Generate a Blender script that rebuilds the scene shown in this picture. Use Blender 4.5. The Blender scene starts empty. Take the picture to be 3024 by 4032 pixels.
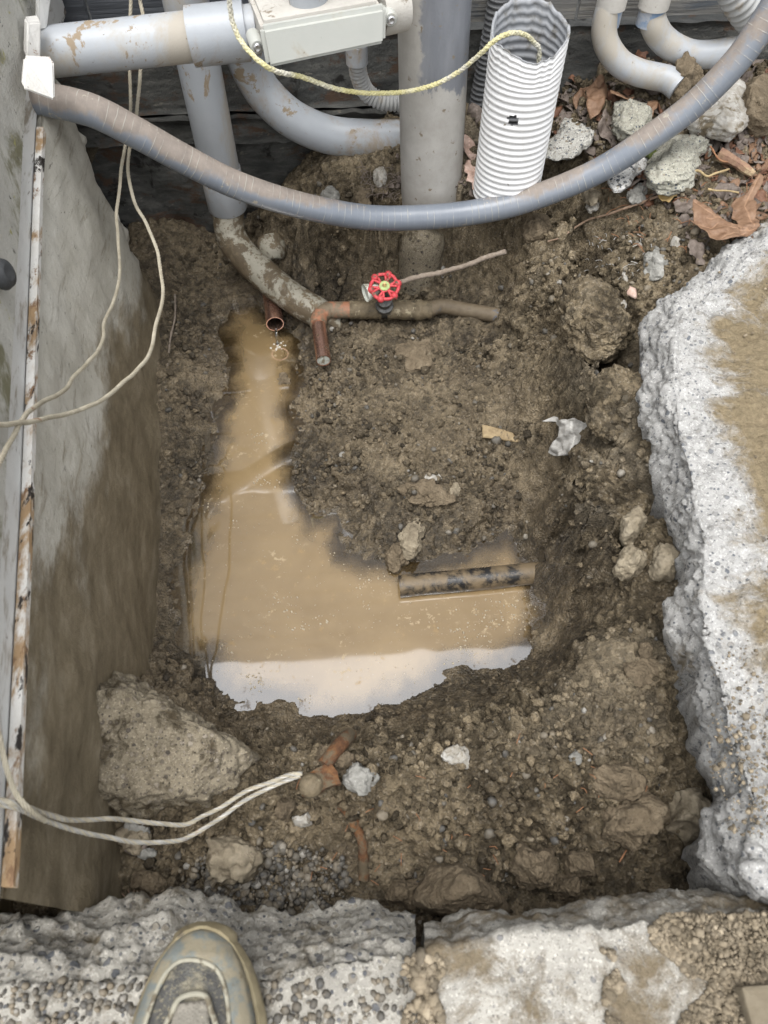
import bpy, bmesh, math, random
import numpy as np
from mathutils import Vector, Matrix
from mathutils.geometry import delaunay_2d_cdt

random.seed(7); rng = np.random.default_rng(11)
sc = bpy.context.scene
COL = sc.collection
D = bpy.data
# ------------------------------------------------------------------ camera
F, W, H, CZ = 2800., 3024., 4032., .72            # focal length in photo pixels, photo size, lens height
PITCH = math.radians(33.0)                         # tilt up from straight down
cam = D.cameras.new('camera'); camo = D.objects.new('camera', cam); COL.objects.link(camo)
camo.location = (0, 0, CZ); camo.rotation_euler = (PITCH, 0, 0)
cam.sensor_fit = 'VERTICAL'; cam.sensor_height = 36.; cam.sensor_width = 27.; cam.lens = 36. * F / H
cam.clip_start = .01; cam.clip_end = 500
cam.dof.use_dof = True; cam.dof.focus_distance = 1.2; cam.dof.aperture_fstop = 7.5
sc.camera = camo
# ------------------------------------------------------------------ sky, sun, exposure (bright overcast day)
SUN_EL, SUN_AZ = math.radians(76), math.radians(200)     # sun behind the viewer, a little to the left
w = D.worlds.new('World'); sc.world = w; w.use_nodes = True
wn = w.node_tree; wn.nodes.clear()
sky = wn.nodes.new('ShaderNodeTexSky'); sky.sky_type = 'NISHITA'; sky.sun_disc = False
sky.sun_elevation = SUN_EL; sky.sun_rotation = SUN_AZ; sky.air_density = 1.0; sky.dust_density = 2.5; sky.ozone_density = 1.0
hs = wn.nodes.new('ShaderNodeHueSaturation'); hs.inputs['Saturation'].default_value = .12
bg = wn.nodes.new('ShaderNodeBackground'); bg.inputs['Strength'].default_value = .15
wo = wn.nodes.new('ShaderNodeOutputWorld')
wn.links.new(sky.outputs[0], hs.inputs['Color']); wn.links.new(hs.outputs[0], bg.inputs['Color']); wn.links.new(bg.outputs[0], wo.inputs['Surface'])
sun = D.lights.new('sun', 'SUN'); sun.energy = 0.8; sun.angle = math.radians(40); sun.color = (1, .97, .93)
suno = D.objects.new('sun', sun); COL.objects.link(suno)
sd = Vector((math.sin(SUN_AZ) * math.cos(SUN_EL), math.cos(SUN_AZ) * math.cos(SUN_EL), math.sin(SUN_EL)))
suno.rotation_euler = sd.to_track_quat('Z', 'Y').to_euler()
sc.view_settings.view_transform = 'Standard'; sc.view_settings.look = 'None'
sc.view_settings.exposure = 1.38; sc.view_settings.gamma = 1.0
sc.cycles.max_bounces = 6; sc.cycles.transparent_max_bounces = 12; sc.cycles.caustics_reflective = False; sc.cycles.caustics_refractive = False

# ------------------------------------------------------------------ picture point -> place in the pit
CT, ST = math.cos(PITCH), math.sin(PITCH)
C0 = np.array([0, 0, CZ])
def ray(x, y):
    a, b = (x - W/2) / F, -(y - H/2) / F
    return np.array([a, b*CT + ST, b*ST - CT])
def Pz(x, y, z): d = ray(x, y); return C0 + d * ((z - CZ) / d[2])
def Py(x, y, yy): d = ray(x, y); return C0 + d * (yy / d[1])
def Pyv(x, y, yy): return Vector(Py(x, y, yy))
O = 3024 / 1659.                                    # overview scale used while measuring
def z8(i, x, y):                                    # measured in enlarged views
    ox, oy, s = {1: (0, 0, .6028), 2: (900, 0, .6028), 3: (1900, 0, .6775), 4: (700, 800, .7836), 5: (0, 900, .5425), 6: (600, 1500, .663),
                 7: (1500, 1500, .6028), 8: (2100, 800, .557), 9: (2000, 1900, .6172), 11: (0, 2600, .7836), 12: (1100, 2700, .6028),
                 13: (1900, 2700, .6775), 14: (0, 3300, .663), 15: (1000, 3300, .6028), 16: (1900, 3300, .6775), 17: (2300, 0, .4364), 18: (2500, 500, .3159), 19: (1350, 1000, .3315)}[i]
    return ox + x*s, oy + y*s
def Z(i, pts): return [z8(i, *p) for p in pts]

# ------------------------------------------------------------------ numpy noise
def _h(ix, iy, iz, s):
    with np.errstate(over='ignore'):
        h = (ix.astype(np.int64)*374761393 + iy.astype(np.int64)*668265263 + iz.astype(np.int64)*2147483647 + s*1274126177) & 0xffffffff
        h = ((h ^ (h >> 13)) * 1274126177) & 0xffffffff
        h = ((h ^ (h >> 16)) * 2246822519) & 0xffffffff
        h = h ^ (h >> 15)
    return (h & 0xffffff) / float(0x1000000)
def vnoise(P, s=0):
    I = np.floor(P).astype(np.int64); f = P - I; f = f*f*(3-2*f); r = 0
    for dx in (0, 1):
        for dy in (0, 1):
            for dz in (0, 1):
                wgt = (f[:, 0] if dx else 1-f[:, 0])*(f[:, 1] if dy else 1-f[:, 1])*(f[:, 2] if dz else 1-f[:, 2])
                r = r + wgt*_h(I[:, 0]+dx, I[:, 1]+dy, I[:, 2]+dz, s)
    return r*2-1
def fbm(P, s=0, o=4, g=.5):
    a, r, P = 1., 0, np.array(P, float)
    for k in range(o): r = r + a*vnoise(P, s+k); a *= g; P = P*2.03+3.1
    return r
def worley(P, s=0):
    I = np.floor(P).astype(np.int64); b = np.full(len(P), 9.); b2 = b.copy(); cid = np.zeros(len(P))
    for dx in (-1, 0, 1):
        for dy in (-1, 0, 1):
            for dz in (-1, 0, 1):
                c = I + np.array([dx, dy, dz])
                q = np.stack([_h(c[:, 0], c[:, 1], c[:, 2], s+k) for k in (1, 2, 3)], 1)
                d = ((c + q - P)**2).sum(1)
                near = d < b
                b2 = np.where(near, b, np.minimum(b2, d)); cid = np.where(near, _h(c[:, 0], c[:, 1], c[:, 2], s+9), cid); b = np.where(near, d, b)
    return np.sqrt(b), np.sqrt(b2), cid
def sstep(a, b, x): t = np.clip((x-a)/(b-a), 0, 1); return t*t*(3-2*t)

# ------------------------------------------------------------------ materials
class NT:
    def __init__(s, name):
        s.m = D.materials.new(name); s.m.use_nodes = True; s.t = s.m.node_tree; s.t.nodes.clear()
        s.o = s.n('ShaderNodeOutputMaterial'); s.b = s.n('ShaderNodeBsdfPrincipled'); s.l(s.b.outputs[0], s.o.inputs['Surface'])
        s.tc = s.n('ShaderNodeTexCoord').outputs['Object']
    def n(s, t): return s.t.nodes.new(t)
    def l(s, a, b): s.t.links.new(a, b)
    def put(s, inp, v):
        if hasattr(v, 'links'): s.l(v, inp)
        elif isinstance(v, (tuple, list)): inp.default_value = (*v, 1) if len(v) == 3 and len(inp.default_value) == 4 else v
        else: inp.default_value = v
    def set(s, **k):
        for a, v in k.items(): s.put(s.b.inputs[a.replace('_', ' ')], v)
    def map(s, sc3=(1, 1, 1), co=None):
        m = s.n('ShaderNodeMapping'); s.l(co or s.tc, m.inputs[0]); m.inputs['Scale'].default_value = sc3; return m.outputs[0]
    def noise(s, scale, det=5, rough=.6, st=(1, 1, 1), dist=0, co=None):
        n = s.n('ShaderNodeTexNoise'); s.l(s.map(st, co), n.inputs['Vector']); n.inputs['Scale'].default_value = scale
        n.inputs['Detail'].default_value = det; n.inputs['Roughness'].default_value = rough; n.inputs['Distortion'].default_value = dist; return n.outputs['Fac']
    def vor(s, scale, out='Distance', st=(1, 1, 1), feat='F1'):
        n = s.n('ShaderNodeTexVoronoi'); n.feature = feat; s.l(s.map(st), n.inputs['Vector']); n.inputs['Scale'].default_value = scale; return n.outputs[out]
    def attr(s, name):
        n = s.n('ShaderNodeAttribute'); n.attribute_name = name; return n.outputs['Fac']
    def ramp(s, f, stops):
        n = s.n('ShaderNodeValToRGB'); s.l(f, n.inputs[0]); e = n.color_ramp.elements
        while len(e) < len(stops): e.new(.5)
        for q, (p, c) in zip(e, stops): q.position = p; q.color = (*c, 1)
        return n.outputs[0]
    def rng(s, f, a, b, c=0., d=1.):
        n = s.n('ShaderNodeMapRange'); n.interpolation_type = 'SMOOTHSTEP'; s.put(n.inputs[0], f)
        for k, v in zip((1, 2, 3, 4), (a, b, c, d)): s.put(n.inputs[k], v)
        return n.outputs[0]
    def mix(s, f, a, b, mode='MIX'):
        n = s.n('ShaderNodeMix'); n.data_type = 'RGBA'; n.blend_type = mode
        s.put(n.inputs[0], f); s.put(n.inputs[6], a); s.put(n.inputs[7], b); return n.outputs[2]
    def math(s, op, a, b=0.):
        n = s.n('ShaderNodeMath'); n.operation = op; s.put(n.inputs[0], a); s.put(n.inputs[1], b); return n.outputs[0]
    def bump(s, h, dist, strength=1., nrm=None):
        n = s.n('ShaderNodeBump'); n.inputs['Distance'].default_value = dist; n.inputs['Strength'].default_value = strength
        s.l(h, n.inputs['Height'])
        if nrm: s.l(nrm, n.inputs['Normal'])
        return n.outputs[0]
def pmat(name, cols, scl=20, patches=(), rough=.7, bumps=(), metal=0., tint=None, spec=.4, st=(1, 1, 1), **k):
    t = NT(name); n = len(cols)
    c = t.ramp(t.noise(scl, 6, .65, st), [(.32 + .36*i/max(1, n-1), q) for i, q in enumerate(cols)])
    r = rough
    for p in patches:                                   # (colour, scale, lo, hi, stretch[, roughness])
        f = t.rng(t.noise(p[1], 7, .68, p[4] if len(p) > 4 else (1, 1, 1), .3), p[2], p[3]); c = t.mix(f, c, p[0])
        if len(p) > 5: r = t.rng(f, 0, 1, r, p[5])
    if tint: c = t.mix(1., c, t.rng(t.attr(tint), 0, 1, .55, 1.45), 'MULTIPLY')
    nr = None
    for b in bumps:
        h = t.noise(b[1], 6, .7) if b[0] == 'n' else t.vor(b[1])
        nr = t.bump(h, b[2], 1., nr)
    t.set(Base_Color=c, Roughness=r, Metallic=metal, Specular_IOR_Level=spec, **k)
    if nr: t.l(nr, t.b.inputs['Normal'])
    return t.m
M = {}
def soil_mat(name, mul=1., wet_shade_attr=True):
    t = NT(name)
    c = t.ramp(t.noise(14, 8, .7), [(.3, (.07*mul, .055*mul, .037*mul)), (.5, (.135*mul, .108*mul, .070*mul)), (.72, (.225*mul, .183*mul, .122*mul))])
    g = t.vor(330, 'Color'); gs = t.n('ShaderNodeSeparateColor'); t.l(g, gs.inputs[0])
    c = t.mix(t.rng(gs.outputs[0], .8, .97, 0, .35), c, (.30*mul, .26*mul, .20*mul))
    c = t.mix(t.rng(gs.outputs[1], .8, .98, 0, .55), c, (.05, .042, .032))
    c = t.mix(1., c, t.rng(t.attr('tint'), .1, .9, .42, 1.62), 'MULTIPLY')
    c = t.mix(t.attr('pale'), c, (.27, .235, .18))
    wet_shade = t.attr('wet_shade')
    c = t.mix(t.math('MULTIPLY', wet_shade, .5), c, t.mix(1., c, (.5, .46, .4), 'MULTIPLY'))
    nr = t.bump(t.noise(420, 5, .75), .0032); nr = t.bump(t.vor(260), .0024, 1., nr)
    t.set(Base_Color=c, Roughness=t.math('SUBTRACT', t.rng(wet_shade, 0, 1, .95, .45), t.math('MULTIPLY', t.attr('shore'), .33)), Specular_IOR_Level=t.math('ADD', t.rng(wet_shade, 0, 1, .15, .5), t.math('MULTIPLY', t.attr('shore'), .5)), Normal=nr)
    return t.m
M['soil'] = soil_mat('soil')
M['clod'] = soil_mat('clod', 1.12)
def concrete_mat(name, matrix, dirt=None, dlo=.5, dhi=.6, dscale=9, agg=70., aggcols=((.06, .07, .085), (.16, .17, .18), (.3, .26, .2), (.42, .4, .36)), aggsize=.3, amount=.6, bumpd=.003, dirt_in=0.):
    t = NT(name)
    c = t.ramp(t.noise(30, 8, .7), [(.3, tuple(v*.72 for v in matrix)), (.55, matrix), (.75, tuple(min(.85, v*1.2) for v in matrix))])
    c = t.mix(t.rng(t.noise(330, 3, .6), .56, .64, 0, .7), c, tuple(min(.8, v*1.55) for v in matrix)); c = t.mix(t.rng(t.noise(410, 3, .6, (1.1, 1, 1)), .58, .66, 0, .7), c, tuple(v*.4 for v in matrix))
    hb = t.noise(120, 7, .75)
    nr = t.bump(hb, bumpd)
    for s2 in (agg, agg*2.3):
        v = t.n('ShaderNodeTexVoronoi'); t.l(t.tc, v.inputs['Vector']); v.inputs['Scale'].default_value = s2
        sep = t.n('ShaderNodeSeparateColor'); t.l(v.outputs['Color'], sep.inputs[0])
        m1 = t.rng(t.math('ADD', v.outputs['Distance'], t.math('MULTIPLY', t.noise(s2*3, 3), .25)), aggsize+.12, aggsize+.2, 1, 0)
        m1 = t.math('MULTIPLY', m1, t.rng(sep.outputs[1], 1-amount-.02, 1-amount, 0, 1))
        n = len(aggcols)
        ac = t.ramp(sep.outputs[0], [(i/(n-1), q) for i, q in enumerate(aggcols)])
        c = t.mix(m1, c, ac); nr = t.bump(m1, .0012 if s2 == agg else .0006, 1., nr)
    if dirt:
        f = t.rng(t.math('ADD', t.noise(dscale, 8, .72, (1, 1, 1), .4), t.math('MULTIPLY', t.attr('inner'), dirt_in)), dlo, dhi)
        c = t.mix(f, c, t.ramp(t.noise(160, 5, .7), [(.3, tuple(v*.6 for v in dirt)), (.7, dirt)]))
        nr = t.bump(t.math('MULTIPLY', f, t.noise(300, 4, .7)), .003, 1., nr)
    t.set(Base_Color=c, Roughness=.9, Specular_IOR_Level=.2, Normal=nr)
    return t.m
M['slab'] = concrete_mat('broken_concrete', (.40, .395, .38), (.30, .24, .15), .57, .73, 7, 95, aggcols=((.13, .14, .155), (.22, .225, .23), (.3, .29, .27), (.4, .4, .38)), amount=.4, dirt_in=.22)
M['kerb'] = concrete_mat('kerb_concrete', (.38, .362, .32), (.2, .165, .11), .50, .64, 9, 80, aggcols=((.09, .095, .105), (.18, .18, .18), (.27, .24, .19), (.36, .35, .31)), aggsize=.3, amount=.6)
M['kerb2'] = concrete_mat('kerb_concrete_plain', (.41, .392, .35), (.26, .21, .14), .46, .62, 13, 130, aggcols=((.2, .2, .2), (.3, .29, .27), (.4, .38, .34)), amount=.15)
M['chunk'] = concrete_mat('concrete_chunk', (.46, .45, .41), None, agg=130, amount=.5)
M['chunk_white'] = concrete_mat('concrete_chunk_white', (.62, .61, .58), None, agg=105, amount=.7)
M['chunk_yel'] = concrete_mat('concrete_chunk_yellowish', (.37, .36, .30), None, agg=170, amount=.35)
M['footing'] = concrete_mat('muddy_concrete', (.25, .215, .155), (.12, .095, .06), .5, .6, 14, 120, aggcols=((.08, .07, .06), (.2, .17, .13), (.34, .3, .24)), amount=.5)
M['rock_brown'] = pmat('muddy_rock', [(.10, .078, .05), (.165, .128, .083), (.23, .185, .125)], 35, bumps=[('n', 150, .004), ('v', 240, .0015)], rough=.9)
M['rock_tan'] = pmat('tan_rock', [(.16, .13, .09), (.26, .22, .155), (.36, .31, .23)], 45, [((.12, .095, .06), 25, .52, .62)], bumps=[('n', 140, .003)], rough=.9)
M['rock_grey'] = pmat('grey_rock', [(.16, .155, .14), (.27, .265, .24), (.4, .39, .36)], 55, [((.14, .11, .07), 22, .55, .65)], bumps=[('n', 160, .003)], rough=.85)
M['rock_white'] = pmat('pale_stone', [(.26, .235, .19), (.38, .36, .32), (.52, .51, .48)], 60, [((.16, .13, .085), 40, .5, .62)], bumps=[('n', 160, .003)], rough=.85)
def gravel_mat():
    t = NT('gravel'); c = t.ramp(t.attr('tint'), [(.1, (.045, .045, .043)), (.35, (.085, .083, .078)), (.55, (.14, .125, .1)), (.72, (.2, .165, .115)), (.9, (.3, .29, .265))])
    c = t.mix(t.rng(t.noise(160, 5, .7), .35, .65, 0, .5), c, (.11, .09, .06)); t.set(Base_Color=c, Roughness=.65, Normal=t.bump(t.noise(500, 3), .0006)); return t.m
M['gravel'] = gravel_mat()
M['rust'] = pmat('rust', [(.05, .024, .013), (.12, .055, .024), (.2, .1, .04)], 80, [((.12, .095, .06), 45, .46, .56)], bumps=[('n', 300, .002)], rough=.9)

DIRT = (.30, .255, .20)
M['pvc'] = pmat('grey_pvc', [(.30, .32, .345), (.345, .365, .385)], 12, [((.24, .19, .13), 15, .59, .62, (1, 1, 1), .9), (DIRT, 16, .5, .68, (1, 1, .6), .75), ((.22, .18, .13), 55, .62, .68, (1, 1, 1), .9)], rough=.38, bumps=[('n', 500, .0003)], spec=.5)
M['pvc_clean'] = pmat('grey_pvc_clean', [(.33, .35, .375), (.38, .4, .42)], 10, [((.36, .33, .28), 7, .46, .6, (1, 1, .5), .7), ((.27, .215, .15), 20, .60, .64, (1, 1, .6), .85), ((.15, .12, .08), 120, .66, .7)], rough=.35, bumps=[('n', 600, .0003)])
def thick_mat():
    t = NT('dusty_painted_pvc'); sp = t.n('ShaderNodeSeparateXYZ'); t.l(t.tc, sp.inputs[0])
    c = t.ramp(t.noise(16, 6, .65), [(.35, (.33, .315, .285)), (.65, (.43, .415, .385))])
    e = t.math('ADD', t.math('MULTIPLY', sp.outputs[2], 5.), t.math('MULTIPLY', t.math('SUBTRACT', t.noise(24, 5, .7, (1, 1, .5)), .5), .9))
    f = t.math('MULTIPLY', t.rng(e, 1.05, 1.12), t.rng(t.math('ADD', sp.outputs[0], t.math('MULTIPLY', t.math('SUBTRACT', t.noise(30, 4), .5), .04)), -.035, -.028))
    c = t.mix(f, c, t.ramp(t.noise(40, 4, .6, (1, 1, .2)), [(.35, (.17, .18, .2)), (.65, (.225, .235, .255))]))
    c = t.mix(t.rng(t.noise(70, 6), .63, .69), c, (.2, .165, .12))
    t.set(Base_Color=c, Roughness=t.rng(f, 0, 1, .75, .45), Normal=t.bump(t.noise(300, 5), .0006)); return t.m
M['pvc_dusty'] = thick_mat()
M['pvc_muddy'] = pmat('muddy_pvc', [(.30, .28, .22), (.36, .34, .28)], 14, [((.115, .088, .055), 17, .46, .53, (1, 1, 1), .6), ((.16, .125, .08), 60, .52, .6, (1, 1, 1), .8)], rough=.5, bumps=[('n', 130, .0022)])
M['pvc_box'] = pmat('beige_grey_plastic', [(.40, .41, .38), (.45, .455, .42)], 10, [((.34, .29, .21), 9, .52, .66), ((.2, .17, .12), 60, .67, .72)], rough=.5, bumps=[('n', 600, .0002)])
M['pvc_box_dusty'] = pmat('dusty_plastic', [(.42, .4, .36), (.52, .5, .46)], 22, [((.22, .185, .14), 50, .58, .66)], rough=.85, bumps=[('n', 300, .0008)])
M['screw'] = pmat('zinc_screw', [(.4, .4, .4), (.6, .6, .6)], 200, rough=.35, metal=.9)
M['drain'] = pmat('white_corrugated_plastic', [(.66, .66, .65), (.76, .76, .76)], 9, [((.38, .33, .26), 15, .58, .74, (1, 1, .4), .8), ((.2, .17, .13), 70, .66, .71)], rough=.45)
M['drain_in'] = pmat('grey_drain_lining', [(.26, .27, .285), (.36, .37, .385)], 20, [((.16, .15, .13), 20, .5, .65)], rough=.6)
def flex_mat():
    t = NT('flexible_conduit')
    al = t.attr('along')
    c = t.ramp(t.noise(9, 6, .6), [(.35, (.145, .165, .195)), (.65, (.20, .22, .25))])
    gn0 = t.n('ShaderNodeNewGeometry'); gz0 = t.n('ShaderNodeSeparateXYZ'); t.l(gn0.outputs['Normal'], gz0.inputs[0])
    dirt = t.rng(t.math('ADD', t.math('ADD', t.noise(9, 7, .7), t.attr('dirt')), t.math('MULTIPLY', t.math('SUBTRACT', gz0.outputs[2], .6), .3)), .52, .68, 0, .85)
    c = t.mix(dirt, c, t.ramp(t.noise(60, 6, .7), [(.3, (.19, .155, .125)), (.7, (.29, .24, .195))]))
    fr = t.math('FRACT', t.math('ADD', t.math('MULTIPLY', al, 1/.0118), t.math('MULTIPLY', t.noise(60, 2), .22)))
    ring = t.math('MULTIPLY', t.rng(t.math('ABSOLUTE', t.math('SUBTRACT', fr, .5)), .03, .075, 1, 0), t.rng(t.noise(35, 3), .45, .62, .04, .6))
    c = t.mix(ring, c, (.42, .41, .36))
    c = t.mix(t.rng(t.noise(40, 5), .64, .7), c, (.36, .33, .27))
    t.set(Base_Color=c, Roughness=t.rng(dirt, 0, 1, .32, .8), Normal=t.bump(ring, .0006))
    return t.m
M['flex'] = flex_mat()
M['pvc_corr'] = pmat('grey_corrugated_plastic', [(.32, .325, .32), (.40, .4, .39)], 20, [(DIRT, 25, .52, .66)], rough=.6)
M['pvc_corr_dark'] = pmat('dark_corrugated_plastic', [(.1, .105, .11), (.15, .15, .15)], 20, rough=.6)
M['copper'] = pmat('copper', [(.78, .45, .34), (.9, .58, .46)], 60, [((.30, .16, .11), 45, .52, .66, (1, 1, 1), .5), ((.13, .1, .065), 70, .6, .66, (1, 1, 1), .8)], rough=.22, metal=.95, bumps=[('n', 300, .0004)])
M['copper_bright'] = pmat('copper_rim', [(.8, .42, .27), (.9, .52, .36)], 60, rough=.2, metal=1.)
M['copper_in'] = pmat('tarnished_copper', [(.06, .045, .035), (.12, .08, .06)], 60, rough=.4, metal=.6)
M['copper_muddy'] = pmat('muddy_copper', [(.15, .115, .075), (.24, .19, .13)], 60, [((.36, .17, .10), 38, .5, .62, (1, 1, 1), .45)], rough=.65, bumps=[('n', 160, .002)])
M['brass_muddy'] = pmat('muddy_brass', [(.10, .08, .05), (.22, .175, .11)], 55, [((.36, .31, .21), 45, .57, .64, (1, 1, 1), .4), ((.055, .05, .04), 70, .58, .64)], rough=.6, bumps=[('n', 140, .003)])
M['iron'] = pmat('dark_wet_metal', [(.07, .07, .07), (.2, .2, .19)], 90, rough=.35, metal=.5, bumps=[('n', 220, .0012)])
M['red'] = pmat('red_enamel', [(.45, .04, .05), (.58, .075, .085)], 40, [((.12, .09, .06), 70, .53, .62, (1, 1, 1), .8)], rough=.42, bumps=[('n', 250, .0012)])
M['green'] = pmat('green_tag', [(.28, .36, .12), (.42, .5, .22)], 120, [((.16, .13, .07), 150, .55, .65)], rough=.6)
M['brass'] = pmat('brass', [(.3, .2, .09), (.5, .36, .18)], 100, rough=.4, metal=.8)
M['cone'] = pmat('pale_plastic', [(.5, .52, .46), (.62, .64, .58)], 50, [((.2, .16, .1), 60, .52, .62)], rough=.5)
M['black'] = pmat('black_plastic', [(.012, .012, .013), (.03, .029, .028)], 40, [((.16, .12, .072), 30, .40, .58, (1, 1, 1), .5), ((.23, .18, .12), 130, .6, .7, (1, 1, 1), .4)], rough=.22, bumps=[('n', 220, .0008)])
M['black2'] = pmat('muddy_black_plastic', [(.11, .085, .055), (.17, .135, .09)], 60, [((.1, .11, .13), 25, .56, .64, (1, 1, 1), .3)], rough=.6, bumps=[('n', 200, .0015)])
M['rope_y'] = pmat('yellow_rope', [(.48, .44, .2), (.6, .56, .33)], 70, [((.52, .5, .42), 9, .42, .58)], rough=.8)
M['rope_w'] = pmat('white_rope', [(.56, .54, .46), (.66, .64, .56)], 70, rough=.8)
M['cable'] = pmat('weathered_cable', [(.31, .275, .205), (.46, .42, .33)], 60, [((.21, .09, .045), 14, .62, .68), ((.3, .27, .21), 40, .56, .66)], rough=.6)
M['cable_br'] = pmat('bright_strand', [(.32, .305, .27), (.46, .45, .42)], 60, [((.3, .16, .08), 16, .6, .68)], rough=.45, metal=.35)
M['cable_bl'] = pmat('bluish_cable', [(.33, .38, .38), (.45, .5, .49)], 40, [((.55, .56, .54), 30, .55, .63)], rough=.6)
M['twig'] = pmat('bark', [(.2, .13, .085), (.33, .24, .17)], 120, rough=.9, bumps=[('n', 400, .0008)])
M['root'] = pmat('muddy_root', [(.19, .15, .115), (.29, .245, .2)], 150, rough=.9, bumps=[('n', 400, .001)])
M['twig_or'] = pmat('orange_twig', [(.22, .1, .05), (.32, .17, .09)], 120, rough=.85)
M['twig_y'] = pmat('straw', [(.30, .22, .11), (.44, .34, .19)], 150, rough=.8)
M['wood'] = pmat('split_wood', [(.2, .145, .08), (.38, .29, .165)], 60, [((.1, .075, .045), 30, .5, .58)], rough=.75, st=(1, 1, 1), bumps=[('n', 200, .001)])
M['wood_pink'] = pmat('reddish_wood', [(.2, .11, .08), (.36, .24, .15)], 70, [((.42, .33, .2), 30, .52, .6)], rough=.9, bumps=[('n', 180, .003)])
def leaf_mat(name, a, b, spec=.35):
    t = NT(name)
    c = t.ramp(t.noise(90, 6, .65), [(.35, a), (.65, b)])
    c = t.mix(t.rng(t.attr('vein'), .3, 1, 0, .65), c, tuple(min(1, v*1.5) for v in b))
    c = t.mix(t.rng(t.noise(30, 4), .6, .7), c, tuple(v*.5 for v in a))
    t.set(Base_Color=c, Roughness=.6, Specular_IOR_Level=spec, Normal=t.bump(t.noise(160, 4), .0012)); return t.m
M['leaf'] = leaf_mat('brown_leaf', (.145, .08, .045), (.235, .145, .09))
M['leaf2'] = leaf_mat('rust_leaf', (.10, .045, .026), (.18, .088, .05))
M['leaf_grey'] = leaf_mat('grey_brown_leaf', (.10, .08, .066), (.2, .165, .142), .2)
M['leaf_pink'] = leaf_mat('pale_leaf', (.42, .28, .22), (.55, .42, .36), .2)
M['leaf_ash'] = leaf_mat('ashen_leaf', (.25, .24, .22), (.43, .42, .395), .15)
M['moss'] = pmat('moss', [(.05, .07, .015), (.11, .13, .035)], 200, rough=.95, bumps=[('n', 500, .003)])
M['foam'] = pmat('foam', [(.3, .25, .17), (.52, .46, .36)], 300, rough=.3)

# ------------------------------------------------------------------ object helpers
def tag(o, label=None, cat=None, group=None, kind=None):
    if label: o['label'] = label
    if cat: o['category'] = cat
    if group: o['group'] = group
    if kind: o['kind'] = kind
    return o
def mobj(name, V, Fc, mat, smooth=True, attrs=None, mi=None, org=None):
    V = np.asarray(V, float)
    if org is None: org = np.array([V[:, 0].mean(), V[:, 1].mean(), V[:, 2].min()])
    me = D.meshes.new(name); v = (V - org).astype(np.float32)
    if isinstance(Fc, np.ndarray):
        k = Fc.shape[1]; n = len(Fc)
        me.vertices.add(len(v)); me.vertices.foreach_set('co', v.ravel())
        me.loops.add(n*k); me.loops.foreach_set('vertex_index', Fc.astype(np.int32).ravel())
        me.polygons.add(n); me.polygons.foreach_set('loop_start', np.arange(0, n*k, k, dtype=np.int32)); me.update(calc_edges=True)
    else:
        me.from_pydata(v.tolist(), [], [list(map(int, f)) for f in Fc]); me.update()
    me.validate()
    if smooth: me.polygons.foreach_set('use_smooth', np.ones(len(me.polygons), bool))
    if smooth and not isinstance(Fc, np.ndarray): me.set_sharp_from_angle(angle=math.radians(48))
    for m in (mat if isinstance(mat, (list, tuple)) else [mat]): me.materials.append(m)
    if mi is not None: me.polygons.foreach_set('material_index', np.asarray(mi, np.int32))
    for a, val in (attrs or {}).items():
        at = me.attributes.new(a, 'FLOAT', 'POINT'); at.data.foreach_set('value', np.asarray(val, np.float32))
    o = D.objects.new(name, me); COL.objects.link(o); o.location = org
    return o
def thing(name, label, cat, loc, group=None):
    o = D.objects.new(name, None); COL.objects.link(o); o.location = loc; o.empty_display_size = .02
    return tag(o, label, cat, group)
def add(name, V, Fc, mat, parent=None, **k):           # V in place; a part keeps its thing's origin
    if parent is None: return mobj(name, V, Fc, mat, **k)
    org = Vector((0, 0, 0)); q = parent
    while q is not None: org += q.location; q = q.parent
    o = mobj(name, V, Fc, mat, org=np.array(org), **k); o.location = (0, 0, 0); o.parent = parent
    return o
def grid_faces(n, m, cu=False, cv=False, off=0):
    i = np.arange(n if cu else n-1)[:, None]; j = np.arange(m if cv else m-1)[None]
    i2, j2 = (i+1) % n, (j+1) % m
    return np.stack([(i*m+j).ravel(), (i2*m+j).ravel(), (i2*m+j2).ravel(), (i*m+j2).ravel()], 1) + off
def box(cx, cy, cz, sx, sy, sz, R=None, bev=.002):
    bm = bmesh.new(); bmesh.ops.create_cube(bm, size=1); bmesh.ops.scale(bm, vec=(sx, sy, sz), verts=bm.verts)
    if bev: bmesh.ops.bevel(bm, geom=list(bm.edges), offset=bev, segments=2, affect='EDGES', profile=.6)
    V = np.array([v.co[:] for v in bm.verts]); Fc = [[v.index for v in f.verts] for f in bm.faces]; bm.free()
    if R is not None: V = V @ np.array(R).T
    return V + np.array([cx, cy, cz]), Fc
def join(*parts):
    V, Fc, o = [], [], 0
    for v, f in parts: V.append(np.asarray(v)); Fc += [[int(i)+o for i in q] for q in f]; o += len(v)
    return np.concatenate(V), Fc
def cr(pts, step=.004):
    P = np.array(pts, float); P = np.vstack([2*P[0]-P[1], P, 2*P[-1]-P[-2]]); out = []
    for i in range(1, len(P)-2):
        n = max(2, int(np.linalg.norm(P[i+1]-P[i])/step))
        t = np.linspace(0, 1, n, endpoint=False)[:, None]
        a, b, c, d = P[i-1:i+3]
        out.append(.5*((2*b)+(c-a)*t+(2*a-5*b+4*c-d)*t**2+(-a+3*b-3*c+d)*t**3))
    out.append(P[-2][None]); return np.vstack(out)
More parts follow.
